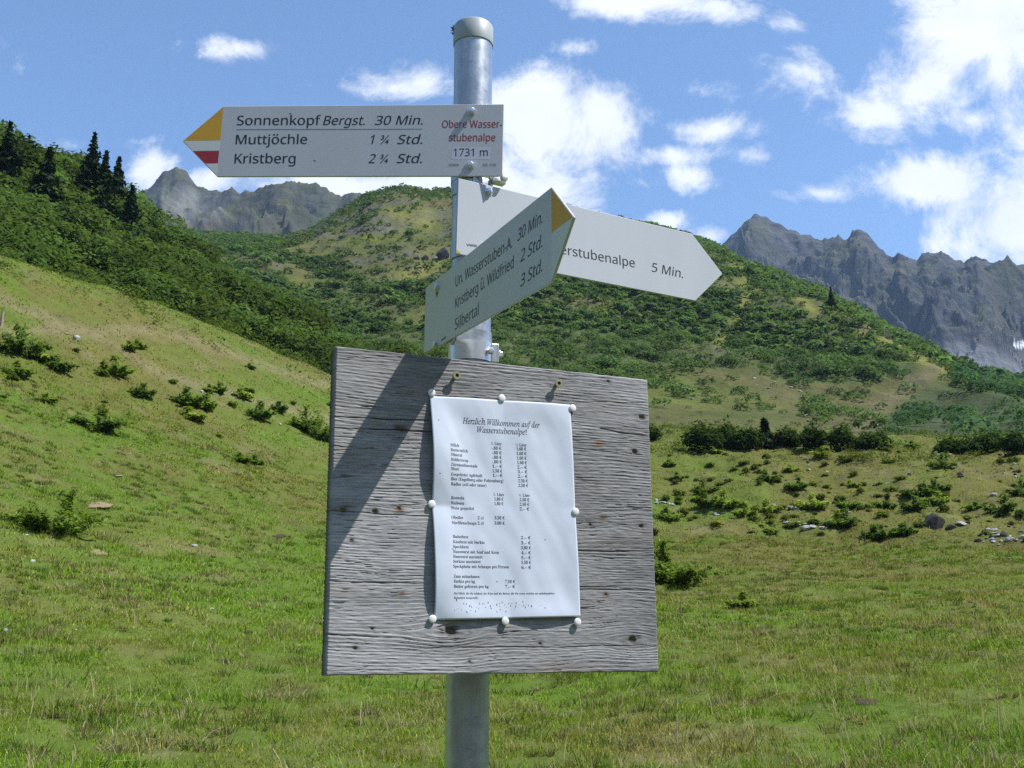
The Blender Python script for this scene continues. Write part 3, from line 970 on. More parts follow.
def hermite(rk, zk, seg, t):
    """monotone cubic through control points; rk,zk (K,n); seg,t give the place along the curve (rows)"""
    K, n = rk.shape
    d = (zk[1:] - zk[:-1]) / np.maximum(rk[1:] - rk[:-1], 1e-6)
    m = np.zeros_like(zk); m[0], m[-1] = d[0], d[-1]
    for k in range(1, K - 1):
        same = d[k - 1] * d[k] > 0
        hm = 2 * d[k - 1] * d[k] / np.where(np.abs(d[k - 1] + d[k]) > 1e-9, d[k - 1] + d[k], 1)
        m[k] = np.where(same, hm, 0)
    R, Z = [], []
    for s, tt in zip(seg, t):
        r0, r1, z0, z1 = rk[s], rk[s + 1], zk[s], zk[s + 1]
        hh = r1 - r0
        h00, h10 = 2 * tt ** 3 - 3 * tt ** 2 + 1, tt ** 3 - 2 * tt ** 2 + tt
        h01, h11 = -2 * tt ** 3 + 3 * tt ** 2, tt ** 3 - tt ** 2
        R.append(r0 + hh * tt); Z.append(h00 * z0 + h10 * hh * m[s] + h01 * z1 + h11 * hh * m[s + 1])
    return np.array(R), np.array(Z)


def smooth1(a, k):
    if k < 2:
        return a
    ker = np.hanning(k + 2)[1:-1]; ker /= ker.sum()
    p = np.pad(a, (k, k), mode='edge')
    return np.convolve(p, ker, 'same')[k:-k]


class Land:
    """a stretch of hillside: a grid over bearing and distance through several contour lines"""
    def __init__(s, az, curves, rows, pre=(), post=(), sm=15, ridge_noise=0, seed=0):
        n = len(az)
        rk, zk = [], []
        for (r, z) in pre:
            rk.append(np.full(n, r)); zk.append(np.full(n, z))
        for ci, cv in enumerate(curves):
            cv = np.array(cv, float)
            a = az_of(cv[:, 0], cv[:, 1])
            y = np.interp(az, a, cv[:, 1]); r = np.interp(az, a, cv[:, 2])
            last = ci == len(curves) - 1
            k = 3 if (last and ridge_noise) else sm
            y, r = smooth1(y, k), smooth1(r, max(sm, 15))
            if last and ridge_noise:
                y = y - ridge_noise * (fbm(az * 60, az * 0 + seed, 5, seed, .6))
            rk.append(r); zk.append(z_of(az, r, y))
        for (fr, dz) in post:
            rk.append(rk[-1] * fr); zk.append(zk[-1] + dz)
        rk, zk = np.array(rk), np.array(zk)
        seg, t = [], []
        for k, m in enumerate(rows):
            for i in range(m):
                seg.append(k); t.append(i / m)
        seg.append(len(rows) - 1); t.append(1.0)
        s.seg, s.t, s.az = np.array(seg)[:, None], np.array(t)[:, None], az
        s.R, s.Z = hermite(rk, zk, seg, t)
        s.A = np.broadcast_to(az, s.R.shape)
        s.rk = rk
        s.s = s.seg + s.t

    def finish(s):
        s.X, s.Y = s.R * np.sin(s.A), s.R * np.cos(s.A)
        s.P = np.stack([s.X, s.Y, s.Z], -1)
        s.px = to_px(s.P)
        s.ok = (s.Y > 0)

    def mesh(s, name, mat, color, wrap=False, smooth=True):
        nr, na = s.R.shape
        i = np.arange(nr * na).reshape(nr, na)
        q = np.stack([i[:-1, :-1], i[:-1, 1:], i[1:, 1:], i[1:, :-1]], -1).reshape(-1, 4)
        polys = [q]
        if wrap:
            polys.append(np.stack([i[:-1, -1], i[:-1, 0], i[1:, 0], i[1:, -1]], -1))
        o = ob(name, mesh_np(name, s.P.reshape(-1, 3), polys, color.reshape(-1, 3), smooth), mat)
        o['kind'] = 'structure'
        return o

    def at(s, x, y):
        """the nearest ground point that the photo shows at a pixel"""
        d = (s.px[..., 0] - x) ** 2 + (s.px[..., 1] - y) ** 2
        d = np.where(s.ok, d, 1e9)
        m = d.min()
        c = np.where(d < m + 6, s.R, 1e9)
        k = np.unravel_index(np.argmin(c), c.shape)
        return s.P[k]

    def interp(s, fi, fj, arr=None):
        arr = s.P if arr is None else arr
        i, j = np.floor(fi).astype(int), np.floor(fj).astype(int)
        i, j = np.clip(i, 0, arr.shape[0] - 2), np.clip(j, 0, arr.shape[1] - 2)
        a, b = fi - i, fj - j
        if arr.ndim == 3:
            a, b = a[:, None], b[:, None]
        return (arr[i, j] * (1 - a) + arr[i + 1, j] * a) * (1 - b) + (arr[i, j + 1] * (1 - a) + arr[i + 1, j + 1] * a) * b


def slope_up(L):
    """z of the unit normal, from the grid"""
    du = np.gradient(L.P, axis=0); dv = np.gradient(L.P, axis=1)
    n = np.cross(dv, du); n /= np.linalg.norm(n, axis=-1, keepdims=True) + 1e-9
    return np.abs(n[..., 2])


# ---------------- L0: the pasture, all the way round the camera
azA = np.concatenate([np.linspace(-math.pi, -AZF, 60, endpoint=False), np.linspace(-AZF, AZF, 520, endpoint=False), np.linspace(AZF, math.pi, 60, endpoint=False)])
L0 = Land(azA, [
    [(-700, 760, 12), (0, 768, 12), (1024, 768, 12), (1700, 768, 12)],
    [(-700, 540, 22), (-300, 588, 22), (0, 622, 22), (330, 645, 22), (512, 651, 22), (1024, 655, 22), (1700, 655, 22)],
    [(-700, 350, 38), (-300, 430, 38), (0, 505, 38), (330, 566, 38), (512, 586, 38), (700, 592, 38), (1024, 594, 38), (1700, 590, 38)],
    [(-700, 200, 58), (-300, 290, 57), (0, 378, 56), (330, 478, 60), (512, 518, 61), (700, 530, 62), (1024, 535, 62), (1700, 525, 62)],
    [(-700, 60, 78), (-300, 155, 76), (0, 264, 75), (100, 293, 80), (200, 328, 87), (270, 358, 93), (330, 386, 98), (420, 418, 104), (512, 436, 108), (700, 440, 112), (1024, 449, 118), (1700, 440, 120)],
], rows=[14, 30, 46, 60, 70, 80, 8, 6], pre=((.3, 0.0), (6, .12)), post=((1.25, -5), (26, -60)), sm=25)
blend = sstep(math.radians(50), math.radians(110), np.abs(L0.A))
rise = np.where(L0.R < 40, .012 * L0.R, .48 + .45 * (L0.R - 40))  # unseen slope beside and behind the camera, added to dim low sky light
L0.Z = np.where(L0.R > 1500, -1.0, L0.Z * (1 - blend) + rise * blend)
L0.finish()
X, Y, R = L0.X, L0.Y, L0.R
rough = sstep(48, 62, R) * sstep(.0, .18, L0.A)
L0.Z = L0.Z + (R < 125) * (fbm(X * .9, Y * .9, 4, 201) * .10 * sstep(2, 9, R) + fbm(X * .22, Y * .22, 4, 205) * .28 * sstep(8, 20, R)
                           + fbm(X * .16, Y * .16, 4, 209) * 1.1 * rough + .25 * sstep(35, 60, R) * fbm(X * .35, Y * .35, 3, 207))
L0.Z = L0.Z + (R < 70) * fbm(X * 2.6, Y * 2.6, 3, 211) * .045 * sstep(3, 9, R)
L0.finish()
GREEN, OLIVE, STRAW, BROWN = np.array((.108, .172, .022)), np.array((.148, .146, .040)), np.array((.215, .18, .09)), np.array((.105, .08, .045))


def pasture_colour(X, Y, R, A):
    """grass cover: lush near the camera, drier and browner up the slope"""
    dry = np.clip(.08 + .12 * sstep(-.1, .2, A) + .5 * sstep(22, 66, R) + .25 * sstep(14, 20, R) * sstep(.12, .3, A) + fbm(X * .11, Y * .11, 4, 221) * 1.1 + fbm(X * .6, Y * .6, 4, 225) * .8, 0, 1)
    c = mixc(GREEN, OLIVE, dry)
    c = mixc(c, STRAW, np.clip((fbm(X * .33, Y * .33, 5, 231) - .16) * 1.9, 0, .5) + np.clip(fbm(X * 1.7, Y * 1.7, 3, 235) - .3, 0, .4))
    c = mixc(c, BROWN, np.clip((fbm(X * .5, Y * .5, 5, 241) - .33) * 2.0, 0, .55))
    return c * (1 - .16 * sstep(30, 62, R))[..., None]


c0 = pasture_colour(X, Y, R, L0.A) * (.86 + .14 * sstep(30, 70, R))[..., None]
c0 = mixc(c0, (.075, .078, .06), blend * .85)  # unseen slope greyed so it throws less green light on the signs
# trodden tracks across the left slope
for pts in (((0, 300), (60, 322), (110, 342), (170, 378), (240, 396), (330, 420)), ((150, 330), (230, 352), (310, 382))):
    px = np.array(pts, float)
    yl = np.interp(L0.px[..., 0], px[:, 0], px[:, 1]) + 3 * fbm(L0.px[..., 0] * .03, L0.px[..., 0] * 0, 3, 9)
    t = np.exp(-((L0.px[..., 1] - yl) / 5.5) ** 2) * (L0.px[..., 0] < 335) * (L0.px[..., 0] > -60) * (R > 40) * (R < 105)
    c0 = mixc(c0, (.20, .165, .09), np.clip(t * (.6 + .5 * fbm(X * .5, Y * .5, 3, 4)), 0, .8))
M_PASTURE = terrain_mat('pasture_turf', 3.2, .7, .55, .10, .7)
L0.mesh('pasture', M_PASTURE, c0, wrap=True)


def L0_ground(az, r):
    """ground height of the pasture at bearings and distances in front"""
    fj = np.interp(az, azA, np.arange(len(azA)))
    j = np.clip(fj.astype(int), 0, len(azA) - 2)
    # rows differ per column: search along r
    col = L0.R[:, j]; zc_ = L0.Z[:, j]
    i = np.clip((col < r).sum(0) - 1, 0, col.shape[0] - 2)
    k = np.arange(len(j))
    f = (r - col[i, k]) / (col[i + 1, k] - col[i, k] + 1e-9)
    z0 = zc_[i, k] * (1 - f) + zc_[i + 1, k] * f
    j2 = np.minimum(j + 1, len(azA) - 1)
    col = L0.R[:, j2]; zc_ = L0.Z[:, j2]
    i = np.clip((col < r).sum(0) - 1, 0, col.shape[0] - 2)
    f = (r - col[i, k]) / (col[i + 1, k] - col[i, k] + 1e-9)
    z1 = zc_[i, k] * (1 - f) + zc_[i + 1, k] * f
    b = fj - j
    return z0 * (1 - b) + z1 * b


# ---------------- L1: bushy flank on the left
azB = np.linspace(az_of(-620, 250), az_of(640, 450), 420)
L1 = Land(azB, [
    [(-700, 130, 86), (-300, 215, 86), (0, 300, 88), (100, 330, 93), (200, 362, 98), (330, 412, 110), (450, 448, 116), (640, 470, 120)],
    [(-700, 20, 130), (-300, 90, 130), (0, 226, 125), (100, 270, 126), (200, 320, 126), (330, 380, 124), (450, 420, 126), (640, 460, 126)],
    [(-700, -150, 200), (-300, -20, 190), (-60, 140, 178), (0, 172, 175), (60, 188, 176), (100, 213, 176), (140, 238, 170), (165, 258, 160), (200, 287, 152), (240, 306, 146), (275, 322, 142), (330, 349, 136), (420, 398, 132), (520, 440, 130), (640, 462, 128)],
], rows=[50, 70, 14], post=((1.35, -25),), sm=15, ridge_noise=1.5, seed=5)
L1.finish()
X, Y = L1.X, L1.Y
L1.Z = L1.Z + fbm(X * .07, Y * .07, 4, 301) * 1.6 + fbm(X * .3, Y * .3, 3, 305) * .4
L1.finish()
c1 = mixc((.055, .085, .022), (.11, .115, .035), np.clip(.5 + 1.4 * fbm(X * .09, Y * .09, 4, 311), 0, 1))
c1 = mixc(c1, (.10, .08, .045), np.clip((fbm(X * .2, Y * .2, 4, 315) - .2) * 2, 0, .6))
M_HILL = terrain_mat('hill_turf', .7, .12, .75, .9, .9)
L1.mesh('left_hill', M_HILL, c1)

# ---------------- L2: the big scrub-covered hill
azC = np.linspace(az_of(-150, 230), az_of(1420, 400), 760)
L2 = Land(azC, [
    [(-150, 330, 190), (100, 330, 175), (330, 405, 150), (500, 452, 128), (700, 447, 126), (1024, 456, 132), (1420, 450, 135)],
    [(-150, 270, 300), (100, 272, 320), (250, 296, 285), (330, 334, 262), (500, 358, 235), (650, 382, 220), (800, 402, 212), (900, 412, 212), (960, 414, 214), (1024, 410, 216), (1420, 380, 220)],
    [(-150, 225, 690), (60, 220, 700), (140, 225, 700), (200, 233, 690), (255, 236, 685), (290, 234, 680), (312, 228, 680), (345, 206, 680), (372, 192, 675), (400, 186, 670), (416, 187, 665), (430, 191, 660), (447, 188, 650), (470, 190, 640), (520, 202, 620), (580, 210, 590), (640, 223, 550), (700, 241, 510), (718, 247, 500), (745, 262, 475), (775, 272, 455), (800, 284, 440), (818, 289, 430), (835, 300, 420), (862, 312, 405), (890, 331, 395), (915, 340, 385), (940, 355, 370), (985, 372, 350), (1024, 381, 335), (1100, 400, 320), (1420, 430, 300)],
], rows=[60, 170, 16], post=((1.25, -40),), sm=15, ridge_noise=1.6, seed=9)
L2.finish()
X, Y = L2.X, L2.Y
fade = np.where(L2.seg >= 1, 1, .5)
L2.Z = L2.Z + fade * (fbm(X * .012, Y * .012, 4, 401) * 9 * np.where(L2.seg == 1, sstep(0, .3, L2.t) * sstep(1, .75, L2.t), 0) + fbm(X * .05, Y * .05, 4, 405) * 2.0 * np.where(L2.seg >= 1, sstep(1, .85, L2.t) * (L2.seg == 1), 1) + (ridged(X * .02, Y * .02, 4, 409) - .4) * 4 * (L2.seg == 1) * sstep(1, .8, L2.t))
# rocky steps
stepm = np.clip(fbm(X * .018, Y * .03, 4, 415) * 2.2 - .55, 0, 1) * (L2.seg == 1)
L2.Z = L2.Z + stepm * (fbm(X * .12, Y * .12, 3, 419) * 5) * sstep(1, .85, L2.t)
i2 = int(np.argmax(L2.s[:, 0] >= 2))
lim2 = (L2.Z[i2] - EYE) / L2.R[i2]
cap2 = EYE + L2.R * (lim2[None, :] - .02 * np.clip(2 - L2.s, 0, 1))
L2.Z = np.where((L2.s < 2) & (L2.Z > cap2), cap2 + (L2.Z - cap2) * .05, L2.Z)
L2.finish()
p2x, p2y = L2.px[..., 0], L2.px[..., 1]
nz2 = slope_up(L2)
c2 = mixc((.085, .105, .026), (.125, .115, .045), np.clip(.5 + 1.5 * fbm(X * .03, Y * .03, 5, 421), 0, 1))
c2 = mixc(c2, (.13, .145, .030), np.clip((fbm(X * .022, Y * .022, 4, 425) - .1) * 2.6, 0, .8))
c2 = mixc(c2, (.085, .06, .038), np.clip((fbm(X * .045, Y * .06, 5, 429) - .2) * 2.2, 0, .7))
c2 = mixc(c2, (.15, .14, .13), np.clip(sstep(.80, .66, nz2) * .8 + np.clip(stepm * 1.2 - .35, 0, .6), 0, .85))


def box_px(px, py, x0, y0, x1, y1, s=8):
    return sstep(x0 - s, x0 + s, px) * sstep(x1 + s, x1 - s, px) * sstep(y0 - s, y0 + s, py) * sstep(y1 + s, y1 - s, py)


def seg_px(px, py, pts, wd):
    d = np.full(np.shape(px), 1e9)
    for (x0, y0), (x1, y1) in zip(pts[:-1], pts[1:]):
        t = np.clip(((px - x0) * (x1 - x0) + (py - y0) * (y1 - y0)) / ((x1 - x0) ** 2 + (y1 - y0) ** 2), 0, 1)
        d = np.minimum(d, np.hypot(px - x0 - t * (x1 - x0), py - y0 - t * (y1 - y0)))
    return np.exp(-(d / wd) ** 2)


BRIGHT = [(((738, 268), (748, 292), (738, 318), (720, 340)), 7), (((800, 298), (815, 312)), 5), (((862, 332), (905, 352), (945, 372)), 7), (((905, 352), (880, 342)), 4), (((395, 214), (430, 222)), 12), (((380, 285), (455, 262)), 9)]


def scrub_density(px, py, X, Y):
    """where the green alder grows on the big hill (0..1)"""
    n = fbm(X * .028, Y * .028, 5, 431)
    d = .92 + 1.7 * n
    # lower grassy skirt
    edge = np.interp(px, [480, 560, 640, 700, 745, 800, 850, 900, 945, 1024], [440, 425, 388, 376, 372, 384, 378, 372, 362, 380]) + 9 * fbm(X * .05, Y * .05, 3, 435)
    d = d - 1.25 * sstep(-6, 10, py - edge) * (px < 955 - (py - 372) * 1.1)
    # grassy dome at the top left
    dome = np.interp(px, [250, 280, 340, 400, 455, 560, 640, 700], [232, 242, 266, 282, 286, 232, 226, 236])
    d = d - 1.35 * sstep(10, -8, py - dome) * (px < 640)
    d = d - .5 * seg_px(px, py, ((285, 262), (330, 300), (400, 316), (455, 322)), 12)
    for pts, wd in BRIGHT[:4]:
        d = d - 1.1 * seg_px(px, py, pts, wd)
    d = d - .5 * box_px(px, py, 700, 240, 850, 292) * (n < .15)
    d = d - .45 * sstep(880, 930, px) * sstep(385, 400, py)
    return d


for pts, wd in BRIGHT:
    c2 = mixc(c2, (.19, .19, .045), .75 * seg_px(p2x, p2y, pts, wd))
c2 = mixc(c2, (.17, .14, .085), .8 * seg_px(p2x, p2y, ((938, 366), (915, 384), (885, 404), (862, 428), (845, 442)), 7) * (.6 + .5 * fbm(X * .1, Y * .1, 3, 3)))
c2 = mixc(c2, (.052, .075, .036), .75 * sstep(-4, 20, p2x - (900 - (p2y - 400) * 1.2)) * sstep(372, 400, p2y) * (p2y < 470))  # spur facing left: its shade is painted into the turf colour
sd = np.clip(scrub_density(p2x, p2y, X, Y), 0, 1)
c2 = mixc(c2, (.065, .10, .030), sd * .75)
L2.mesh('scrub_hill', M_HILL, c2)

# ---------------- L3, L4: the rocky mountains
def mountain(name, az0, az1, n, curves, rows, amp, seed, cliff, rmul):
    Lm = Land(np.linspace(az0, az1, n), curves, rows=rows, post=((1.3, -200),), sm=9, ridge_noise=1.2, seed=seed)
    Lm.finish()
    X, Y = Lm.X, Lm.Y
    s = Lm.s
    top = len(curves) - 1
    teeth = fbm(Lm.A * 60, Lm.A * 0 + seed, 5, seed + 2, .6) + 1.5 * (ridged(Lm.A * 80, Lm.A * 0 + seed, 5, seed + 4, .6) - .4)
    Lm.Z = Lm.Z + teeth * 4.0 * Lm.R / F * sstep(.16, .0, np.abs(top - s)) 
    fade = sstep(0, .25, s) * np.where(s <= top, .05 + .95 * sstep(.0, .42, top - s), .05)
    warp = fbm(X / 260, Y / 260, 3, seed + 1) * 130 + fbm(X / 90, Y / 90, 3, seed + 6) * 30
    a, b = Lm.A * Lm.R.mean() / 95 + warp / 95 + Lm.R / 520, Lm.R / 330
    gul = ridged(a * .55, b * .7, 5, seed + 3, .5)
    iso = ridged(X / 300, Y / 300, 6, seed + 5, .5)
    crag = ridged(X / 95 + warp / 60, Y / 95, 5, seed + 7, .55)
    Lm.Z = Lm.Z + fade * amp * ((gul - .8) * .5 + (iso - .8) * 1.05 + (crag - .8) * .5) + amp * (.03 + .22 * fade) * .35 * fbm(X / 17, Y / 17, 4, seed + 8, .6) * (s <= top)
    Lm.finish()
    nz = slope_up(Lm)
    rim_ = sstep(.35, .05, top - s) * .30
    nz = nz - rim_
    rock = np.clip(sstep(cliff + .08, cliff - .14, nz + .28 * fbm(X / 85, Y / 85, 4, seed + 9)), 0, 1)
    rock = rock * np.clip(rmul + 1.1 * fbm(X / 120, Y / 120, 4, seed + 17), 0, 1)
    strat = fbm(X / 30, Lm.Z / 9, 4, seed + 11)
    cr = mixc((.026, .028, .034), (.098, .096, .10), np.clip(.5 + strat * .8 + .6 * fbm(X / 50, Y / 50, 4, seed + 13), 0, 1))
    cg = mixc((.055, .07, .028), (.10, .095, .045), np.clip(.5 + 1.3 * fbm(X / 70, Y / 70, 4, seed + 15), 0, 1))
    return Lm, mixc(cg, cr, rock), rock


M_ROCK = terrain_mat('mountain_rock', .06, .016, .5, 6, .9)
L3, c3, _ = mountain('l3', az_of(-60, 200), az_of(560, 240), 520, [
    [(-60, 310, 900), (60, 290, 950), (250, 275, 950), (560, 290, 950)],
    [(-60, 250, 1150), (60, 245, 1150), (140, 228, 1150), (250, 228, 1120), (330, 238, 1100), (560, 250, 1100)],
    [(-60, 240, 1500), (60, 225, 1500), (105, 212, 1500), (122, 203, 1500), (137, 195, 1500), (148, 189, 1500), (156, 180, 1500), (163, 172, 1500), (168, 170, 1500), (175, 167, 1500), (184, 170, 1500), (190, 177, 1500), (197, 185, 1490), (206, 188, 1480), (222, 191, 1450), (232, 188, 1450), (240, 192, 1440), (262, 186, 1420), (275, 183, 1400), (290, 181, 1400), (305, 183, 1400), (318, 183, 1400), (330, 192, 1380), (342, 197, 1380), (352, 191, 1380), (360, 192, 1380), (372, 200, 1380), (420, 220, 1380), (560, 240, 1380)],
], [30, 120, 12], 66, 501, .52, .62)
px, py = L3.px[..., 0], L3.px[..., 1]
c3 = mixc(c3, (.24, .235, .23), .7 * np.clip(box_px(px, py, 150, 188, 222, 222, 10) * (.5 + fbm(L3.X / 40, L3.Y / 40, 4, 5)), 0, 1))
L3.mesh('left_mountain', M_ROCK, c3)
L4, c4, rock4 = mountain('l4', az_of(560, 250), az_of(1560, 300), 900, [
    [(560, 330, 1050), (760, 330, 1050), (860, 385, 1000), (1024, 420, 950), (1560, 440, 950)],
    [(560, 290, 1500), (700, 285, 1500), (800, 300, 1480), (900, 345, 1400), (1024, 372, 1300), (1560, 360, 1300)],
    [(560, 285, 2200), (660, 280, 2200), (690, 266, 2200), (725, 247, 2200), (733, 238, 2200), (742, 228, 2200), (750, 222, 2190), (758, 219, 2180), (768, 222, 2180), (780, 226, 2170), (792, 231, 2160), (805, 235, 2150), (822, 240, 2140), (832, 236, 2130), (848, 238, 2120), (853, 232, 2120), (858, 229, 2120), (866, 234, 2110), (876, 245, 2100), (888, 256, 2090), (893, 257, 2080), (898, 253, 2080), (908, 255, 2070), (916, 260, 2060), (924, 253, 2060), (936, 253, 2050), (948, 254, 2040), (956, 259, 2040), (964, 262, 2030), (975, 257, 2030), (985, 260, 2020), (1000, 265, 2010), (1012, 268, 2000), (1024, 270, 2000), (1080, 285, 2000), (1200, 250, 2000), (1560, 200, 2000)],
], [50, 230, 12], 110, 541, .66, .92)
px, py = L4.px[..., 0], L4.px[..., 1]
scree = sstep(-6, 14, py - np.interp(px, [880, 930, 960, 1024, 1200], [380, 345, 338, 352, 372])) * sstep(900, 945, px)
c4 = mixc(c4, (.24, .24, .245), scree * .6)
snow = ((px - 1019) / 7) ** 2 + ((py - 344.5 + (px - 1019) * .1) / 2.4) ** 2 < 1
c4[snow] = (.85, .86, .88)
L4.mesh('right_mountain', M_ROCK, c4)

# ------------------------------------------------------------------ vegetation builders
def leaves(rng, C, N, size, aspect=1.0, col=None, jit=.6):
    """leaf quads: centres C (n,3), preferred normals N (n,3)"""
    n = len(C)
    nrm = N + rng.normal(0, jit, (n, 3)); nrm /= np.linalg.norm(nrm, axis=1, keepdims=True) + 1e-9
    r = rng.normal(0, 1, (n, 3)); a = np.cross(nrm, r); a /= np.linalg.norm(a, axis=1, keepdims=True) + 1e-9
    b = np.cross(nrm, a)
    sz = (size * (.6 + .8 * rng.rand(n)))[:, None]
    p0, p1 = C - a * sz * aspect, C + b * sz * .55 + nrm * sz * .12
    p2, p3 = C + a * sz * aspect, C - b * sz * .55 + nrm * sz * .12
    V = np.stack([p0, p1, p2, p3], 1).reshape(-1, 3)
    Q = np.arange(4 * n).reshape(n, 4)
    return V, Q, np.repeat(col, 4, 0) if col is not None else None


def leaf_colours(rng, n, base, var=.25, yel=.15):
    c = np.asarray(base) * (1 + var * rng.normal(0, .6, (n, 1))) * np.ones((n, 3))
    y = rng.rand(n, 1) * yel * 2
    c = c * (1 - y) + np.array((.15, .16, .03)) * y
    return np.clip(c, .004, .6)


def bush_parts(seed, w, h, d, lobes, nleaf, lsize, base, spiky=0, aspect=1.3, yel=.15):
    """crown of leaf clumps on several lobes + a few stems, base at origin"""
    rng = np.random.RandomState(seed)
    lob = []
    for i in range(lobes):
        a = rng.rand() * 6.2832; q = math.sqrt(rng.rand()) * .62
        s_ = rng.uniform(.34, .6)
        lob.append((math.cos(a) * q * w / 2, math.sin(a) * q * d / 2, h * rng.uniform(.3, .62) * (1 - .35 * q), w * s_ * .5, d * s_ * .5, h * rng.uniform(.28, .42)))
    lob = np.array(lob)
    k = rng.randint(0, lobes, nleaf)
    dirs = rng.normal(0, 1, (nleaf, 3)); dirs[:, 2] = np.where(rng.rand(nleaf) < .55, np.abs(dirs[:, 2]), dirs[:, 2])
    dirs /= np.linalg.norm(dirs, axis=1, keepdims=True)
    rad = rng.uniform(.45, 1.08, nleaf) ** .6
    rad *= 1 + .22 * np.sin(dirs[:, 0] * 7 + k) * np.sin(dirs[:, 1] * 6 + k * 2)
    C = lob[k, :3] + dirs * lob[k, 3:] * rad[:, None]
    if spiky:
        m = rng.rand(nleaf) < spiky
        C[m, 2] += np.abs(rng.normal(0, .3, m.sum())) * h * .6; C[m, :2] *= .75
    C[:, 2] = np.maximum(C[:, 2], lsize * .3 * rng.rand(nleaf))
    N = dirs * .8 + np.array((0, 0, .7))
    lc = leaf_colours(rng, nleaf, base, .3, yel) * (1 + .25 * rng.normal(0, 1, lobes)[k])[:, None].clip(.6, 1.5)
    V, Q, c = leaves(rng, C, N, lsize, aspect, lc)
    st = MB()
    for i in range(min(lobes, 7)):
        p = lob[i, :3] + np.array((0, 0, lob[i, 5] * .5))
        st.tube([(lob[i, 0] * .15, lob[i, 1] * .15, -.1 * h), (p[0] * .55, p[1] * .55, p[2] * .55), tuple(p)], [h * .018 + .006, h * .013 + .004, .004], 5)
    return mesh_np('foliage', V, [Q], c), st


def frond_bush(seed, w, h, n_stem, per, lsize, base, shoot=None):
    """sprawling shrub: arching leafy stems, some upright shoots"""
    rng = np.random.RandomState(seed)
    C, N, CC = [], [], []
    st = MB()
    for i in range(n_stem):
        a = rng.rand() * 6.2832
        up = shoot is not None and i < shoot[2]
        if up:
            x0 = np.array((shoot[0] * w / 2 + rng.normal(0, .04) * w, rng.normal(0, .05) * w, 0)); L_ = h * rng.uniform(.85, 1.05); out = .12
        else:
            q = rng.rand() ** .6 * .36
            x0 = np.array((math.cos(a) * q * w, math.sin(a) * q * w * .8, 0)); L_ = h * rng.uniform(.38, .72); out = rng.uniform(.5, 1.3)
        t = np.linspace(.05, 1, per)
        ca = np.array((math.cos(a), math.sin(a), 0))
        path = x0 + ca * (out * L_ * t[:, None] ** 1.3) + np.array((0, 0, 1)) * (L_ * (t - (.42 * out * t ** 2.2 if not up else 0)))[:, None]
        path[:, 2] = np.maximum(path[:, 2], .02)
        st.tube([tuple(path[k]) for k in (0, per // 3, 2 * per // 3, per - 1)], [.012, .009, .006, .003], 4)
        wd = .16 * L_ * (1 - .6 * t) + lsize * .5
        C.append(path + rng.normal(0, 1, path.shape) * wd[:, None] * (.55, .55, .4)); N.append(np.tile(ca * .4 + np.array((0, 0, 1.3)), (per, 1)))
        CC.append(leaf_colours(rng, per, np.asarray(base) * rng.uniform(.65, 1.35), .3, .18))
    C, N, CC = map(np.concatenate, (C, N, CC)); C[:, 2] = np.maximum(C[:, 2], .01)
    V, Q, c = leaves(rng, C, N, lsize, 1.7, CC)
    return mesh_np('foliage', V, [Q], c), st


_bcache = {}


def make_bush(name, seed, w, h, lobes, nleaf, lsize, base, label, cat='bush', group=None, loc=(0, 0, 0), d=None, **kw):
    o = empty(name, loc)
    fm, st = bush_parts(seed, w, h, d or w * .9, lobes, nleaf, lsize, base, **kw)
    ob('foliage', fm, M_LEAF, o)
    st.build('stems', M_TWIG, o)
    tag(o, label, cat, group)
    return o


def spruce(seed, h, w, label, loc, group, col=(.024, .044, .020), whorls=34, rag=.3, name='spruce_tree'):
    rng = np.random.RandomState(seed)
    o = empty(name, loc)
    C, D, S, CC = [], [], [], []
    for i in range(whorls):
        f = (i + rng.rand() * .8) / whorls
        z = h * (.06 + .93 * f)
        R_ = w / 2 * ((1 - f) ** .95 + .02) * (1 + rag * rng.normal(0, .5))
        nb_ = int(9 + 5 * (1 - f))
        for j in range(nb_):
            a = rng.rand() * 6.2832; rl = max(R_ * rng.uniform(.6, 1.15), .12)
            k = int(3 + rl / .45)
            tt = (np.arange(k) + rng.rand(k)) / k
            droop = -.28 * rl * tt ** 1.2 + .10 * rl * tt ** 3
            C.append(np.stack([np.cos(a) * rl * tt, np.sin(a) * rl * tt, z + droop], 1))
            D.append(np.tile((np.cos(a) * .35, np.sin(a) * .35, .8), (k, 1)))
            S.append(np.full(k, .20 + .11 * rl))
            CC.append(np.tile(np.asarray(col) * rng.uniform(.65, 1.5), (k, 1)))
    C, D, S, CC = map(np.concatenate, (C, D, S, CC))
    C = C + rng.normal(0, .05, C.shape)
    V, Q, c = leaves(rng, C, D, S, 1.35, CC)
    ob('crown', mesh_np('crown', V, [Q], c), M_NEEDLE, o)
    MB().tube([(0, 0, -.6), (.03, 0, h * .4), (0, .03, h * .98)], [h * .017 + .03, h * .011 + .02, .02], 8).build('trunk', M_BARK, o)
    return tag(o, label, 'spruce', group)


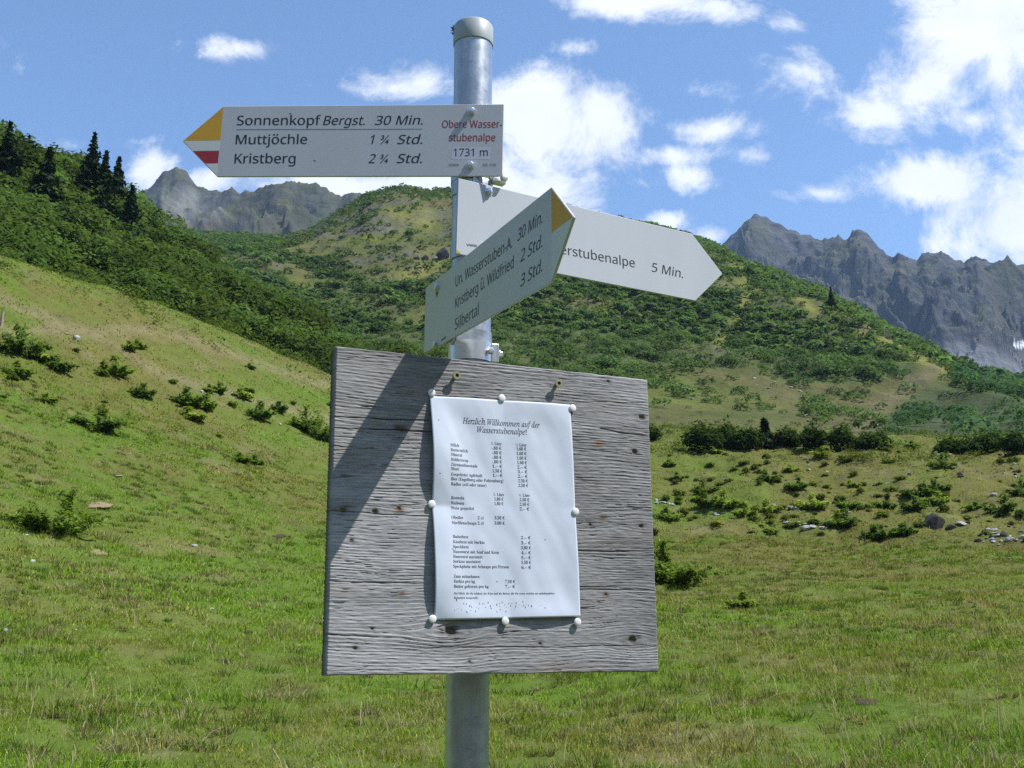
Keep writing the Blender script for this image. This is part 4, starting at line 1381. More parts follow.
# ------------------------------------------------------------------ spruces on the left hill and elsewhere
ALD, ALD2, DARK = (.055, .098, .024), (.06, .10, .024), (.042, .075, .022)
SPR = [  # x, base y, top y, width px, label
    (2, 212, 120, 34, 'dark spruce cut off by the left edge of the picture'),
    (43, 226, 144, 34, 'dark ragged spruce between the left edge and the tall spruce pair'),
    (88, 226, 133, 34, 'tallest spruce on the left hill, left one of a close pair'),
    (101, 232, 148, 28, 'narrower spruce leaning against the tallest one on the left hill'),
    (113, 224, 154, 24, 'slim spruce just right of the tall spruce pair'),
    (129, 252, 183, 27, 'spruce standing lowest on the left hill, rightmost of the row'),
]
for i, (x, yb, yt, wp, lab) in enumerate(SPR):
    p = L1.at(x, yb)
    r = math.hypot(p[0], p[1])
    hh = r * math.cos(math.atan2(p[0], p[1])) * (math.tan(TH + math.atan((CY - yt) / F)) - math.tan(TH + math.atan((CY - yb) / F)))
    spruce(600 + i, hh * 1.03, 1.3 * wp / F * r / .94, lab, tuple(p - np.array((0, 0, .3))), 'spruces on the left hill', whorls=46, rag=.4)
p = L2.at(832, 308)
spruce(620, 24 / F * np.linalg.norm(p[:2]), 11 / F * np.linalg.norm(p[:2]), 'lone dark spruce on the ridge of the scrub hill right of the signs', tuple(p), None, whorls=24)

# rounded trees on the left skyline
for i, (x, yb, yt, wp, lab) in enumerate([(27, 190, 140, 62, 'broad leafy tree on the left skyline beside the edge spruce'), (62, 198, 170, 34, 'lower leafy tree on the skyline left of the tall spruces'), (-22, 190, 138, 56, 'leafy tree at the very left edge behind the edge spruce')]):
    p = L1.at(max(x, 3), yb + 2)
    if x < 0:
        p = p + np.array((-5.0, 0, 1.5))
    r = np.linalg.norm(p[:2]); hh = (yb - yt) / F * r * 1.06; ww = wp / F * r
    o = empty('broadleaf_tree', tuple(p - np.array((0, 0, .4))))
    fm, st = bush_parts(640 + i, ww, hh, ww, 12, 2600, .42, ALD, aspect=1.1)
    ob('crown', fm, M_LEAF, o); st.build('trunk', M_BARK, o)
    tag(o, lab, 'tree', 'leafy trees on the left skyline')

# ------------------------------------------------------------------ row of alder bushes along the top of the pasture
ROW = [(650, 437, 16, 22, 'dark bush at the end of the alder row next to the wooden board'), (702, 449, 32, 34, 'leftmost wide bush of the dark alder row'), (726, 447, 28, 30, 'second bush of the alder row, right of the widest one'),
       (748, 445, 24, 26, 'low bush of the alder row left of the little spruce'), (790, 445, 20, 28, 'bush of the alder row just right of the little spruce'), (817, 449, 30, 34, 'darkest round bush in the middle of the alder row'),
       (846, 447, 26, 28, 'round bush of the alder row, second from its right end'), (868, 447, 20, 22, 'inner half of the double bush ending the alder row'), (881, 447, 19, 20, 'last bush at the right end of the alder row'),
       (949, 451, 20, 24, 'small pointed bush leading the clump near the right edge'), (965, 451, 18, 30, 'low wide bush in the clump near the right edge'), (983, 450, 24, 24, 'taller dark bush in the clump near the right edge'),
       (996, 448, 20, 18, 'dark narrow bush at the right end of the clump near the right edge'), (1014, 452, 28, 22, 'dark bush cut by the right edge of the picture')]
for i, (x, yb, hp, wp, lab) in enumerate(ROW):
    p = L0.at(x, yb)
    r = np.linalg.norm(p[:2]); hh = hp / F * r * 1.12; ww = wp / F * r * 1.3; hh *= .8 if x < 940 else .7
    make_bush('alder_bush', 700 + i, ww, hh, 14, 2600, .13, DARK if i % 3 else ALD, lab, 'bush', 'alder bushes along the top of the pasture', tuple(p - np.array((0, 0, .15))), yel=.06, spiky=.3)
p = L0.at(768, 447); r = np.linalg.norm(p[:2])
spruce(760, 29 / F * r, 19 / F * r, 'little dark spruce standing in the alder bush row', tuple(p), None, whorls=20, rag=.2)

# ------------------------------------------------------------------ bushes on the pasture
PB = [  # x, base y, height px, width px, kind, label
    (58, 532, 46, 74, 'n', 'nearest leafy shrub on the left pasture with a tall shoot'),
    (21, 352, 32, 40, 'm', 'big dark bush high on the left slope near the picture edge'), (16, 374, 16, 20, 'm', 'small bush below the big one at the left edge'),
    (57, 369, 16, 24, 'm', 'dark bush right of the big left edge bush'), (40, 360, 14, 22, 'm', 'pale low bush beside the big left edge bush'),
    (98, 428, 22, 46, 'm', 'wide dark bush low on the left slope'), (114, 372, 20, 34, 'm', 'bush on the trodden track of the left slope'), (141, 394, 14, 26, 'm', 'low bush right of the track on the left slope'),
    (128, 349, 10, 14, 'm', 'little round bush above the track on the left slope'), (139, 346, 9, 14, 'm', 'little bush beside the round one above the track'),
    (186, 403, 20, 32, 'm', 'dark bush in the bush line halfway to the board'), (205, 409, 17, 24, 'm', 'second bush in the bush line halfway to the board'), (192, 417, 14, 24, 'm', 'yellowish bush below the bush line on the left slope'),
    (218, 391, 11, 16, 'm', 'small bush above the bush line left of the board'), (207, 391, 8, 12, 'm', 'smallest bush above the bush line left of the board'), (243, 396, 12, 18, 'm', 'bush with pale stones behind it left of the board'),
    (262, 418, 18, 24, 'm', 'dark pointed bush left of the board'), (279, 410, 12, 18, 'm', 'thin bush behind the dark pointed one'), (304, 428, 26, 30, 'm', 'tall leafy bush close to the left edge of the board'),
    (321, 438, 28, 24, 'm', 'leafy bush touching the left edge of the wooden board'), (251, 366, 6, 8, 'm', 'tiny lone dark bush near the shoulder of the left slope'), (240, 460, 10, 20, 'm', 'thin low shrub in the left pasture'), (256, 462, 10, 16, 'm', 'thin shrub beside the other low one in the left pasture'),
    (46, 401, 9, 16, 'm', 'brownish low bush on the left slope below the edge bushes'),
    (676, 582, 46, 62, 'n', 'big leafy shrub half hidden by the right edge of the board'), (744, 606, 18, 16, 'n', 'small bright green shrub in the right pasture'), (668, 520, 16, 14, 'm', 'bush at the stones beside the right board edge'),
    (712, 506, 20, 30, 'm', 'bushy mound in the middle right pasture'), (706, 492, 16, 24, 'm', 'bush on top of the mound in the right pasture'), (728, 509, 18, 22, 'm', 'yellow green bush on the right side of the mound'), (745, 515, 16, 20, 'm', 'pale bush right of the mound'), (768, 512, 14, 26, 'm', 'spreading pale bush between mound and stones'),
    (768, 480, 14, 22, 'm', 'dark bush above the mound in the right pasture'), (798, 492, 13, 16, 'm', 'round dark bush alone on the middle right pasture'), (812, 508, 16, 26, 'm', 'wide dark bush above the pale stones'), (846, 508, 14, 18, 'm', 'rounded bush left of the big boulder slope'), (838, 527, 18, 14, 'm', 'tall dark bush right of the pale stones'), (849, 526, 20, 16, 'm', 'twin bush right of the tall dark one'),
    (884, 506, 16, 24, 'm', 'dark bush in the middle of the far right pasture'), (880, 538, 15, 28, 'm', 'low bush left of the dark boulder'), (903, 534, 12, 26, 'm', 'bush directly left of the dark boulder'), (912, 510, 16, 20, 'm', 'bush above the dark boulder'), (920, 494, 14, 40, 'm', 'long dark bush band in the right pasture'), (938, 488, 12, 20, 'm', 'right end bush of the long dark band'),
    (934, 502, 14, 20, 'm', 'bright bush below the long dark band'), (943, 466, 14, 18, 'm', 'dark bush under the clump near the right edge'), (1002, 512, 18, 26, 'm', 'dark bush above the stone heap at the right edge'), (1020, 494, 20, 14, 'm', 'dark bush at the right picture edge above the heap'), (975, 507, 9, 14, 'm', 'low bush left of the stone heap'),
    (716, 452, 7, 12, 'm', 'pale little bush in front of the alder row'), (822, 456, 12, 14, 'm', 'bright bush in front of the darkest alder bush'), (669, 466, 8, 14, 'm', 'tiny bush beside the upper right of the board'), (676, 478, 9, 16, 'm', 'low bush under the tiny one beside the board'), (853, 486, 7, 12, 'm', 'tiny bright bush below the alder row'), (790, 470, 8, 14, 'm', 'tiny yellow bush below the little spruce'), (912, 446, 8, 18, 'm', 'low brownish bush between the alder row and the right clump'),
]
rng = np.random.RandomState(17)
for i, (x, yb, hp, wp, kd_, lab) in enumerate(PB):
    p = L0.at(x, yb)
    r = np.linalg.norm(p[:2]); hh = hp / F * r * 1.15; ww = wp / F * r * 1.12
    col = [(.085, .125, .026), (.065, .105, .024), (.10, .14, .028)][i % 3]
    if 'dark' in lab:
        col = (.052, .088, .022)
    if 'pale' in lab or 'bright' in lab or 'yellow' in lab:
        col = (.14, .18, .036)
    big = kd_ == 'n'
    if True:
        o = empty('pasture_bush', tuple(p - np.array((0, 0, .05))))
        col = np.array(col) * 2.0; hh *= .85
        fm, st = frond_bush(800 + i, ww * .8, hh, 46 if big else 26, 60 if big else 28, (.07 if hp > 20 else .05) if big else .05 + .028 * ww, col, ((.25, 0, 5) if i == 0 else (-.4, 0, 9)) if hp > 40 else (rng.uniform(-.4, .4), 0, 4))
        ob('foliage', fm, M_LEAF, o); st.build('stems', M_TWIG, o)
        tag(o, lab, 'bush', 'bushes on the pasture')
        continue
    make_bush('pasture_bush', 800 + i, ww, hh, 10 if big else 7, 3400 if big else 750, .075 if big else max(.06, ww * .05), col, lab, 'bush', 'bushes on the pasture', tuple(p - np.array((0, 0, .08))), spiky=.22 if big else .15, aspect=1.7, yel=.16)
# many low knots of shrub on the rough right-hand pasture, all alike
rng = np.random.RandomState(91)
base_small = None
k = 0
protos = []
for v in range(5):
    pm, st = bush_parts(950 + v, 1.0, .5, .9, 5, 260, .07, [(.14, .19, .04), (.11, .155, .036), (.18, .21, .045), (.12, .13, .04), (.16, .21, .044)][v], spiky=.15, aspect=1.6)
    st.bm.free(); pm.materials.append(M_LEAF); protos.append(pm)
while k < 130:
    x, y = rng.uniform(655, 1030), rng.uniform(452, 535)
    if rng.rand() > .35 + .9 * (perlin(x * .03, y * .06, 5) > 0):
        continue
    p = L0.at(x, y)
    o = bpy.data.objects.new('low_shrub', protos[rng.randint(5)]); COL.objects.link(o)
    o.location = tuple(p - np.array((0, 0, .05))); s_ = rng.uniform(.4, 1.15); o.scale = (s_, s_, s_ * rng.uniform(.6, 1.1)); o.rotation_euler = (0, 0, rng.rand() * 6.28)
    tag(o, 'knee-high green shrub tuft scattered over the rough right-hand pasture', 'shrub', 'low shrubs on the rough pasture'); k += 1
k = 0
while k < 12:
    x, y = rng.uniform(-5, 335), rng.uniform(330, 470)
    if y < np.interp(x, [0, 330], [285, 400]) or abs(y - np.interp(x, [0, 120, 330], [350, 385, 432])) > 26 * (1 + rng.rand()):
        continue
    p = L0.at(x, y)
    o = bpy.data.objects.new('low_shrub', protos[rng.randint(5)]); COL.objects.link(o)
    o.location = tuple(p - np.array((0, 0, .05))); s_ = rng.uniform(.4, 1.0); o.scale = (s_, s_, s_ * rng.uniform(.6, 1.1)); o.rotation_euler = (0, 0, rng.rand() * 6.28)
    tag(o, 'small shrub tuft scattered among the bushes of the left slope', 'shrub', 'low shrubs on the left slope'); k += 1

# ------------------------------------------------------------------ stones
def stone_mesh(seed, flat=.5):
    rng = np.random.RandomState(seed)
    bm = bmesh.new(); bmesh.ops.create_icosphere(bm, subdivisions=3, radius=.5)
    ax = [Vector(rng.normal(0, 1, 3)).normalized() for _ in range(9)]
    cut = [rng.uniform(.26, .42) for _ in ax]
    for v in bm.verts:
        for a, c_ in zip(ax, cut):
            dd = v.co.dot(a) - c_
            if dd > 0:
                v.co -= a * dd * .92
        v.co *= 1 + .05 * float(perlin(v.co.x * 6 + seed, v.co.y * 6 + v.co.z * 5, 3))
        v.co.z *= flat
    me = bpy.data.meshes.new('stone'); bm.to_mesh(me); bm.free()
    return me


SM = [stone_mesh(40 + i, f) for i, f in enumerate((.45, .6, .35, .75, .5, .4))]
for m in SM:
    m.materials.append(M_STONE)
DM = [stone_mesh(60 + i, f) for i, f in enumerate((.8, .6, .7))]
for m in DM:
    m.materials.append(M_DARKSTONE)


def stone(L, x, y, wpx, label, group=None, dark=False, hscale=1.0, sink=.12, rot=None):
    p = L.at(x, y); r = np.linalg.norm(p[:2])
    me = (DM if dark else SM)[int(x * 7 + y * 3) % (3 if dark else 6)]
    o = bpy.data.objects.new('stone', me); COL.objects.link(o)
    s_ = wpx / F * r
    o.scale = (s_, s_ * .8, s_ * hscale); o.location = (p[0], p[1], p[2] + s_ * .15 * hscale - s_ * sink)
    o.rotation_euler = (.15 * math.sin(x), .15 * math.cos(y), x * .7 if rot is None else rot)
    return tag(o, label, 'stone', group)


stone(L0, 934, 526, 25, 'large dark pointed boulder in front of the right pasture', dark=True, hscale=1.35)
stone(L0, 962, 526, 14, 'pale round stone directly right of the dark boulder')
stone(L0, 952, 529, 12, 'dark stone squeezed between the boulder and the pale stone', dark=True)
stone(L0, 973, 506, 12, 'dark stone standing in the slope above the stone heap', dark=True, hscale=1.2)
stone(L0, 994, 494, 10, 'grey stone in the bank above the heap at the right edge')
stone(L0, 884, 763, 30, 'flat brown rock lying in the grass at the bottom edge', dark=True, hscale=.5, sink=.2)
rng = np.random.RandomState(12)
for i in range(34):
    x, y = rng.uniform(978, 1028), rng.uniform(527, 543)
    stone(L0, x, y - (x < 990) * 2, rng.uniform(3, 9), 'pale flat stone in the stone heap at the right edge of the pasture', 'stones of the right edge heap', dark=rng.rand() < .3)
for i in range(20):
    x = rng.uniform(783, 826); y = 521 + (x - 783) * .22 + rng.normal(0, 2)
    stone(L0, x, y, rng.uniform(3, 9), 'pale stone in the loose line below the middle of the right pasture', 'stones of the middle line')
for i in range(14):
    x = rng.uniform(786, 802); y = rng.uniform(505, 516)
    stone(L0, x, y, rng.uniform(3, 7), 'grey stone in the small heap above the loose stone line', 'stones of the small upper heap', dark=rng.rand() < .3)
for i in range(14):
    t = rng.rand(); x = 655 + 34 * t; y = 498 + 15 * t + rng.normal(0, 1.5)
    stone(L0, x, y, rng.uniform(3, 7), 'pale stone in the small wall end beside the right edge of the board', 'stones beside the board')
for i in range(10):
    stone(L0, rng.uniform(709, 724), rng.uniform(510, 515), rng.uniform(2, 5), 'grey stone at the foot of the bushy mound', 'stones under the mound')
for i in range(14):
    stone(L0, rng.uniform(938, 955), rng.uniform(448, 454), rng.uniform(3, 6), 'pale stone under the bush clump near the right edge', 'stones under the right clump')
for i in range(36):
    stone(L0, rng.uniform(905, 1024), rng.uniform(452, 476), rng.uniform(2, 6), 'brownish stone strewn over the upper right bank', 'stones on the upper right bank', dark=rng.rand() < .6)
for i in range(22):
    stone(L0, rng.uniform(665, 900), rng.uniform(452, 520), rng.uniform(2.5, 6), 'single grey stone lying in the rough right-hand pasture', 'single stones of the right pasture', dark=rng.rand() < .35)
for (x, y, s_) in ((78, 337, 8), (68, 334, 5), (234, 392, 7), (281, 424, 6), (204, 391, 5)):
    stone(L0, x, y, s_, 'white stone showing in the grass of the left slope', 'white stones on the left slope')
for (x, y, s_) in ((196, 546, 9), (7, 631, 8), (213, 608, 5), (76, 629, 4), (26, 534, 5), (33, 560, 6), (92, 707, 9), (300, 646, 6)):
    stone(L0, x, y, s_, 'small pale stone lying in the near grass left of the post', 'small stones in the left grass')
for (x, y, s_) in ((752, 377, 5), (768, 386, 6), (790, 386, 5), (800, 390, 5), (812, 396, 4), (757, 384, 3), (690, 398, 7), (775, 380, 3)):
    stone(L2, x, y, s_, 'whitish boulder on the grassy foot of the scrub hill', 'boulders on the hill foot')
for (x, y, s_) in ((868, 417, 9), (880, 419, 11), (874, 423, 9), (884, 421, 7), (805, 414, 6), (808, 419, 6)):
    stone(L2, x, y, s_, 'grey slab in the small outcrop above the alder row', 'slabs above the alder row')
for (x, y, s_, h_) in ((443, 256, 17, 2.0), (434, 258, 9, 1.8), (425, 258, 10, 1.6), (416, 258, 9, 1.3), (404, 254, 9, 1.2)):
    o = stone(L2, x, y, s_, 'grey crag in the row of rocks left of the post', 'crags left of the post', dark=(x != 434), hscale=h_, sink=.32); o.name = 'crag'
for (x, y, s_, h_, lab) in ((885, 334, 15, .9, 'dark brown crag on the ridge of the scrub hill'), (578, 372, 12, 1.2, 'dark cliff under the middle of the right pointing sign'), (586, 380, 10, 1.0, 'lower part of the dark cliff under the right pointing sign'), (693, 336, 12, .8, 'dark rock patch below the tip of the right pointing sign'), (572, 286, 8, 1.2, 'dark rock right below the forward pointing sign tip')):
    o = stone(L2, x, y, s_, lab, 'dark crags of the scrub hill', dark=True, hscale=h_); o.name = 'crag'

# bare soil patches and molehill
def mound(x, y, wpx, hscale, mat, label, cat='earth patch'):
    p = L0.at(x, y); r = np.linalg.norm(p[:2]); s_ = wpx / F * r
    rng = np.random.RandomState(int(x))
    bm = bmesh.new(); bmesh.ops.create_icosphere(bm, subdivisions=4, radius=.5)
    for v in bm.verts:
        k_ = 1 + .35 * float(fbm(np.array(v.co.x * 4 + x), np.array(v.co.y * 4), 3, 5))
        v.co.x *= k_; v.co.y *= k_; v.co.z *= .12 * (1 + .8 * float(fbm(np.array(v.co.x * 7), np.array(v.co.y * 7 + x), 3, 8)))
    me = bpy.data.meshes.new('earth_mound'); bm.to_mesh(me); bm.free(); me.materials.append(mat)
    o = bpy.data.objects.new('earth_mound', me); COL.objects.link(o)
    o.scale = (s_, s_ * 1.3, s_ * hscale); o.location = (p[0], p[1], p[2] - .02); o.rotation_euler = (.25, 0, .3)
    return tag(o, label, cat)


mound(96, 503, 31, .6, M_SOIL, 'bare sandy earth patch behind the near left shrub')
mound(92, 550, 28, .5, M_SOIL, 'bare sandy earth patch in front of the near left shrub')
mound(278, 533, 16, .6, M_DARKSOIL, 'dark scraped earth spot left of the board')
mound(118, 474, 9, .6, M_SOIL, 'small bare earth spot above the near left shrub')
mound(880, 705, 36, .35, M_DARKSOIL, 'greyish brown earth patch in the near right grass')

# two stakes and a post end
for (x, y, lab) in ((860, 541, 'left one of two short dark stakes in the right pasture'), (864, 541, 'right one of two short dark stakes in the right pasture')):
    p = L0.at(x, y)
    o = MB().tube([(0, 0, -.1), (.01, 0, .2), (.02, .01, .38)], [.03, .028, .022], 7).build('wooden_stake', M_BARK); o.location = tuple(p); tag(o, lab, 'stake', 'pair of stakes')
p = L0.at(1, 326)
o = MB().tube([(0, 0, -.2), (0, 0, .5), (.01, 0, .78)], [.09, .085, .08], 9).build('wooden_post', simple('grey_post_wood', (.33, .25, .22), .9, var=.3, scale=8)); o.location = tuple(p); tag(o, 'short weathered wooden post at the left edge of the slope', 'post')
# dry seed stalks near the board
for (x, y, hp, lab) in ((681, 616, 22, 'upright dead plant stalk right of the board'), (792, 588, 16, 'thin dark seed stalk in the right pasture'), (1002, 748, 60, 'tall pale dry stem near the right bottom corner'), (677, 748, 52, 'tall pale dry stem right of the post foot')):
    p = L0.at(x, y); r = np.linalg.norm(p[:2]); h_ = hp / F * r
    mb = MB().tube([(0, 0, -.02), (.01, 0, h_ * .5), (.03, .01, h_)], [.008, .006, .003], 5)
    for k_ in range(5):
        z = h_ * (.45 + .1 * k_); mb.tube([(.015, 0, z), (.02 + .04 * math.cos(k_ * 2.4), .04 * math.sin(k_ * 2.4), z + .04)], [.004, .002], 4)
    o = mb.build('dry_stalk', simple('dry_stem', (.40, .34, .20) if hp > 40 else (.09, .07, .05), .9)); o.location = tuple(p); tag(o, lab, 'plant')

_m = (L0.R < 122) & L0.ok & (np.abs(L0.A) < .6)
SK_X = np.arange(-120, 1145, 15.0)
SK_Y = np.array([L0.px[..., 1][_m & (np.abs(L0.px[..., 0] - x) < 12)].min() for x in SK_X])
# ------------------------------------------------------------------ scrub: thousands of green alders, one mass per hill
def scrub(name, Lx, n, dens_fn, size, nleaf, lsz, base, seed, rowlim, label, rlim=(0, 9999)):
    rng = np.random.RandomState(seed)
    fi = rng.uniform(rowlim[0], rowlim[1], n * 4); fj = rng.uniform(0, len(Lx.az) - 1.01, n * 4)
    # area weighting
    P = Lx.interp(fi, fj)
    i, j = fi.astype(int), fj.astype(int)
    du = Lx.P[np.minimum(i + 1, Lx.P.shape[0] - 1), j] - Lx.P[i, j]; dv = Lx.P[i, np.minimum(j + 1, Lx.P.shape[1] - 1)] - Lx.P[i, j]
    area = np.linalg.norm(np.cross(du, dv), axis=1)
    px = to_px(P)
    d = dens_fn(px[:, 0], px[:, 1], P[:, 0], P[:, 1])
    vis = (px[:, 0] > -90) & (px[:, 0] < 1110)
    sky0 = np.interp(px[:, 0], SK_X, SK_Y)
    vis &= px[:, 1] < sky0 + 30
    rr_ = np.hypot(P[:, 0], P[:, 1]); vis &= (rr_ >= rlim[0]) & (rr_ < rlim[1])
    wgt = area / np.percentile(area[vis], 80)
    keep = (rng.rand(len(fi)) < np.clip(wgt, 0, 1)) & (rng.rand(len(fi)) < d) & vis
    P, px = P[keep][:n], px[keep][:n]
    m = len(P)
    big = np.clip(rng.lognormal(-.15, .5, m), .3, 2.3) * size
    if callable(base):
        sc_ = base(px[:, 0], px[:, 1], m, rng)
    else:
        sc_ = leaf_colours(rng, m, base, .35, .08)
    dirs = rng.normal(0, 1, (m, nleaf, 3)); dirs[..., 2] = np.abs(dirs[..., 2]) * .95 - .12
    dirs /= np.linalg.norm(dirs, axis=2, keepdims=True)
    lump = 1 + .25 * np.sin(dirs[..., 0] * 5 + np.arange(m)[:, None]) * np.sin(dirs[..., 1] * 5 + np.arange(m)[:, None] * 1.7)
    C = P[:, None, :] + dirs * (np.array((1.2, 1.2, .68)) * big[:, None, None]) * (rng.uniform(.55, 1.05, (m, nleaf)) ** .5 * lump)[..., None] * .62 + np.array((0, 0, .34)) * big[:, None, None]
    N = dirs * .7 + np.array((0, 0, .9))
    col = np.repeat(sc_, nleaf, 0) * (1 + .16 * rng.normal(0, 1, (m * nleaf, 1))).clip(.6, 1.6)
    V, Q, c = leaves(rng, C.reshape(-1, 3), N.reshape(-1, 3), np.repeat(big, nleaf) * lsz, 1.0, col)
    o = ob(name, mesh_np(name, V, [Q], c), M_LEAF)
    tag(o, label, 'scrub', None, 'stuff')
    print(name, m, 'shrubs', len(Q), 'faces')
    return o


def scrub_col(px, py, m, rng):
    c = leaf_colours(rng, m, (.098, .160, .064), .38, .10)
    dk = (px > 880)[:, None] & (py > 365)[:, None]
    c = np.where(dk, c * np.array((.75, .88, 1.1)), c)  # scrub on the left-facing spur tinted darker and bluer to stand for shade
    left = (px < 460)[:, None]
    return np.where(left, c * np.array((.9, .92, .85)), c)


SD = lambda px, py, X, Y: np.clip(scrub_density(px, py, X, Y), .03, .98)
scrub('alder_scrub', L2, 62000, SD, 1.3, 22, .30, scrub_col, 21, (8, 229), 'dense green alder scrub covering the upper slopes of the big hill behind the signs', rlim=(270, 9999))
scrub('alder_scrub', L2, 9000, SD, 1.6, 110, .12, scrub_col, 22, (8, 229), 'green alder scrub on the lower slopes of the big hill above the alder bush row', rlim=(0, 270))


def left_col(px, py, m, rng):
    return leaf_colours(rng, m, (.072, .122, .034), .55, .14)


def dwarf(px, py, X, Y):
    return np.clip((1 - np.clip(scrub_density(px, py, X, Y), 0, 1)) * (.45 + 1.4 * fbm(X * .04, Y * .04, 4, 471)), 0, 1)


scrub('dwarf_shrubs', L2, 15000, dwarf, .75, 9, .40, lambda px, py, m, rng: leaf_colours(rng, m, (.075, .10, .032), .45, .1), 27, (4, 229), 'small dark dwarf shrubs dotted over the grassy dome of the big hill', rlim=(270, 9999))
scrub('dwarf_shrubs', L2, 1500, dwarf, .45, 40, .14, lambda px, py, m, rng: leaf_colours(rng, m, (.075, .105, .032), .45, .1), 28, (4, 229), 'tiny dwarf shrubs dotted over the grassy foot of the big hill', rlim=(0, 270))


def dens1(px, py, X, Y):
    d = .80 - .55 * box_px(px, py, 78, 120, 142, 226, 10) + 1.4 * fbm(X * .07, Y * .07, 4, 461)
    line = np.interp(px, [0, 100, 200, 330], [255, 288, 322, 366])
    d = d - .35 * sstep(-6, 4, py - np.interp(px, [140, 200, 275, 330], [246, 294, 328, 354])) * (px > 195) * sstep(22, 4, py - np.interp(px, [140, 200, 275, 330], [246, 294, 328, 354]))
    return np.clip(d, .03, 1)


def heath(px, py, X, Y):
    d = 1.8 * fbm(X * .09, Y * .09, 4, 481) + 1.1 * fbm(X * .4, Y * .4, 3, 485) + .2
    return np.clip(d, .02, .8)


scrub('heath', L0, 14000, heath, .52, 26, .12, lambda px, py, m, rng: leaf_colours(rng, m, (.095, .130, .034), .4, .15), 29, (70, 299), 'ankle-high heath and bilberry tufts all over the upper pasture', rlim=(34, 114))
scrub('hillside_bushes', L1, 4200, dens1, 2.4, 420, .06, left_col, 23, (0, 121), 'thick dark green bushes covering the flank behind the left shoulder')

# ------------------------------------------------------------------ grass on the pasture
def grass(name, n, r0, r1, hmin, hmax, wd, seed, label, azm=.52, straw=.085, power=1.0, lean=.95):
    rng = np.random.RandomState(seed)
    u = rng.rand(n)
    r = (r0 ** power + u * (r1 ** power - r0 ** power)) ** (1 / power)
    az = rng.uniform(-azm, azm, n)
    x, y = r * np.sin(az), r * np.cos(az)
    # tussocks: pull part of the blades together, leave thin spots
    g_ = fbm(x * 1.1, y * 1.1, 4, 501) + .6 * fbm(x * 3.1, y * 3.1, 3, 505)
    keep = rng.rand(n) < np.clip(.62 + .9 * g_, .12, 1)
    r, az, x, y, g_ = r[keep], az[keep], x[keep], y[keep], g_[keep]
    m = len(r)
    z = L0_ground(az, r)
    c = pasture_colour(x, y, r, az) * (1 + .42 * rng.normal(0, 1, (m, 1))).clip(.35, 2.2)
    c = c * np.array((1.95, 1.92, 1.5))
    s_ = rng.rand(m) < straw * (1 + 2.2 * np.clip(fbm(x * .5, y * .5, 3, 511), -.3, 1))
    c[s_] = np.array((.33, .28, .15)) * rng.uniform(.6, 1.3, (s_.sum(), 1))
    tall = np.clip(.75 + 1.0 * g_ + .6 * fbm(x * .25, y * .25, 3, 515), .35, 2.0)
    h_ = rng.uniform(hmin, hmax, m) * tall
    h_ = np.where(s_, h_ * 1.5, h_)
    a = rng.rand(m) * 6.2832; le = np.abs(rng.normal(0, lean, m)).clip(0, 1.35); b = rng.rand(m) * 6.2832
    base = np.stack([x, y, z - .01], 1)
    side_ = np.stack([np.cos(b), np.sin(b), 0 * b], 1) * (wd * rng.uniform(.6, 1.3, m))[:, None]
    top = base + np.stack([np.cos(a) * np.sin(le), np.sin(a) * np.sin(le), np.cos(le)], 1) * h_[:, None]
    mid = base * .45 + top * .55 + np.array((0, 0, 1)) * (h_ * .10 * np.sin(le))[:, None]
    V = np.stack([base - side_, base + side_, mid + side_ * .75, mid - side_ * .75, top], 1).reshape(-1, 3)
    k_ = np.arange(m)[:, None] * 5
    Q = k_ + np.array([[0, 1, 2, 3]]); T = k_ + np.array([[3, 2, 4]])
    o = ob(name, mesh_np(name, V, [Q, T], np.repeat(c, 5, 0)), M_GRASS)
    tag(o, label, 'grass', None, 'stuff')
    return o


grass('pasture_grass', 620000, 9.5, 24, .04, .105, .0046, 31, 'short bright green grass of the near pasture', power=1.4)
grass('pasture_grass', 640000, 22, 62, .05, .135, .011, 33, 'grazed yellowish grass further up the pasture', power=1.2, azm=.50)
grass('pasture_grass', 400000, 50, 112, .06, .14, .030, 35, 'dry tufted grass on the upper pasture', power=1.4, azm=.50, lean=1.3)
grass('pasture_grass', 40000, .6, 10, .05, .13, .004, 37, 'short grass round the foot of the signpost', power=1.4, azm=1.1)


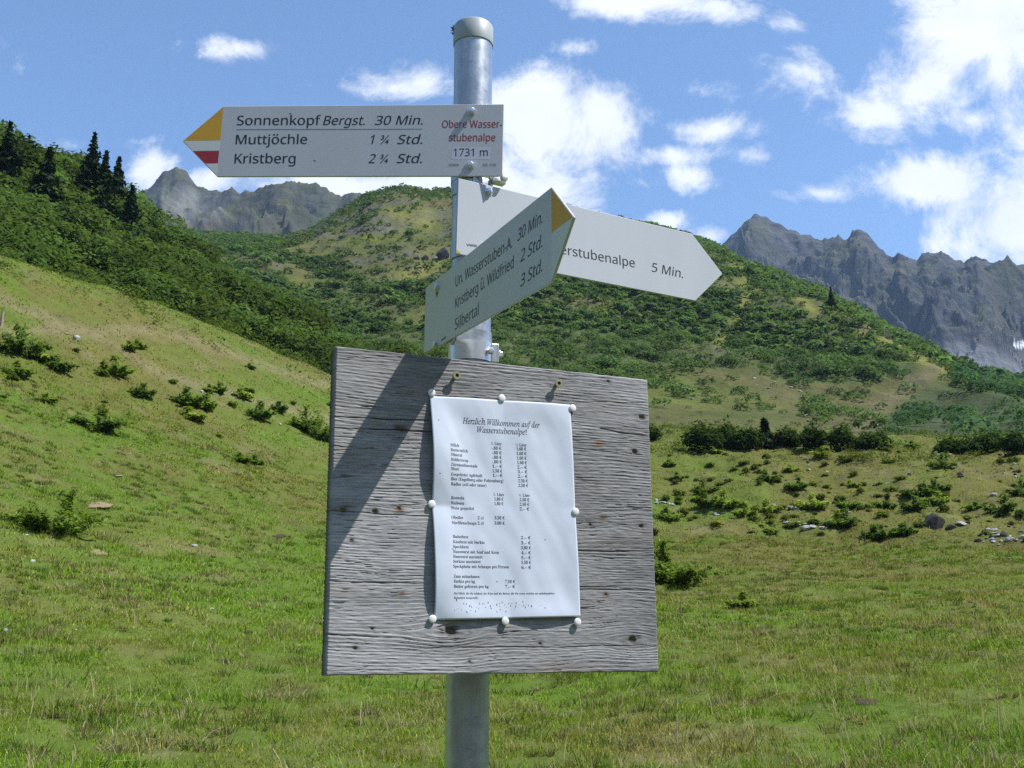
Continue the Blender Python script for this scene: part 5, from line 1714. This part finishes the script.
def stalks(n, seed):
    rng = np.random.RandomState(seed)
    r = rng.uniform(10, 30, n); az = rng.uniform(-.52, .52, n)
    x, y = r * np.sin(az), r * np.cos(az)
    keep = rng.rand(n) < np.clip(.35 + 1.6 * fbm(x * .3, y * .3, 3, 521) + .4 * (az > .1), .05, 1)
    r, az, x, y = r[keep], az[keep], x[keep], y[keep]; m = len(r)
    z = L0_ground(az, r)
    h_ = rng.uniform(.14, .42, m); a = rng.rand(m) * 6.2832; le = np.abs(rng.normal(0, .8, m)).clip(0, 1.45)
    base = np.stack([x, y, z], 1); d = np.stack([np.cos(a) * np.sin(le), np.sin(a) * np.sin(le), np.cos(le)], 1)
    mid = base + d * (h_ * .5)[:, None] + np.array((0, 0, .03)); top = base + d * h_[:, None] + np.stack([np.cos(a), np.sin(a), 0 * a], 1) * .04
    sd_ = np.stack([-np.sin(a), np.cos(a), 0 * a], 1) * (.0018 + .0016 * rng.rand(m))[:, None] + np.array((0, 0, .0008))
    V = np.stack([base - sd_, base + sd_, mid + sd_, mid - sd_, top + sd_ * .6, top - sd_ * .6], 1).reshape(-1, 3)
    k_ = np.arange(m)[:, None] * 6
    c = np.array((.42, .36, .21)) * rng.uniform(.5, 1.25, (m, 1))
    o = ob('dry_grass_stems', mesh_np('dry_grass_stems', V, [k_ + np.array([[0, 1, 2, 3]]), k_ + np.array([[3, 2, 4, 5]])], np.repeat(c, 6, 0)), M_GRASS)
    tag(o, 'pale dry grass stems lying about in the near pasture', 'grass', None, 'stuff')


stalks(9000, 41)


def tussocks(n, seed):
    """clumps of longer, darker or withered grass"""
    rng = np.random.RandomState(seed)
    r = (10 ** 1.3 + rng.rand(n) * (58 ** 1.3 - 10 ** 1.3)) ** (1 / 1.3); az = rng.uniform(-.5, .5, n)
    x, y = r * np.sin(az), r * np.cos(az)
    keep = rng.rand(n) < np.clip(.4 + 1.5 * fbm(x * .25, y * .25, 4, 531), .06, 1)
    r, az, x, y = r[keep], az[keep], x[keep], y[keep]; m = len(r); k = 46
    rad = rng.lognormal(-2.3, .5, m).clip(.04, .34)
    kind = rng.rand(m)
    cc = np.where((kind < .5)[:, None], (.12, .19, .032), np.where((kind < .75)[:, None], (.17, .155, .06), (.32, .27, .15)))
    th_ = rng.rand(m, k) * 6.2832; q = np.sqrt(rng.rand(m, k)) * rad[:, None]
    bx, by = x[:, None] + np.cos(th_) * q * 1.5, y[:, None] + np.sin(th_) * q
    rr, aa_ = np.hypot(bx, by).ravel(), np.arctan2(bx, by).ravel()
    z = L0_ground(aa_, rr)
    base = np.stack([bx.ravel(), by.ravel(), z - .01], 1)
    h_ = (rng.uniform(.5, 1.2, (m, k)) * (.07 + rad[:, None] * .65)).ravel()
    le = (np.abs(rng.normal(0, .5, (m, k))) + .5 * q / rad[:, None]).ravel().clip(0, 1.35); a = (th_ + rng.normal(0, .6, (m, k))).ravel()
    top = base + np.stack([np.cos(a) * np.sin(le), np.sin(a) * np.sin(le), np.cos(le)], 1) * h_[:, None]
    b = rng.rand(m * k) * 6.2832
    sd_ = np.stack([np.cos(b), np.sin(b), 0 * b], 1) * (.0035 + .00016 * rr)[:, None]
    mid = base * .5 + top * .5 + np.array((0, 0, 1)) * (h_ * .12)[:, None]
    V = np.stack([base - sd_, base + sd_, mid + sd_ * .8, mid - sd_ * .8, top], 1).reshape(-1, 3)
    ii = np.arange(m * k)[:, None] * 5
    c = np.repeat(cc, k, 0) * (1 + .3 * rng.normal(0, 1, (m * k, 1))).clip(.4, 1.8)
    o = ob('grass_tussocks', mesh_np('grass_tussocks', V, [ii + np.array([[0, 1, 2, 3]]), ii + np.array([[3, 2, 4]])], np.repeat(c, 5, 0)), M_GRASS)
    tag(o, 'dark and withered grass tussocks dotted over the pasture', 'grass', None, 'stuff')


tussocks(7000, 43)

# ------------------------------------------------------------------ air
HAZE = 0.00009
if HAZE:
    hz = MB().box((0, 1300, 560), (7600, 7600, 1340)).build('haze', None)
    m = bpy.data.materials.new('mountain_air'); m.use_nodes = True
    t = m.node_tree; t.nodes.clear()
    pv = nn(t, 'ShaderNodeVolumePrincipled')
    pv.inputs['Color'].default_value = (.48, .70, 1.0, 1); pv.inputs['Density'].default_value = HAZE; pv.inputs['Anisotropy'].default_value = .1
    o_ = nn(t, 'ShaderNodeOutputMaterial'); lk(t, pv.outputs[0], o_.inputs['Volume'])
    hz.data.materials.append(m)
    tag(hz, 'thin blue mountain air between the post and the far peaks', 'haze', None, 'stuff')
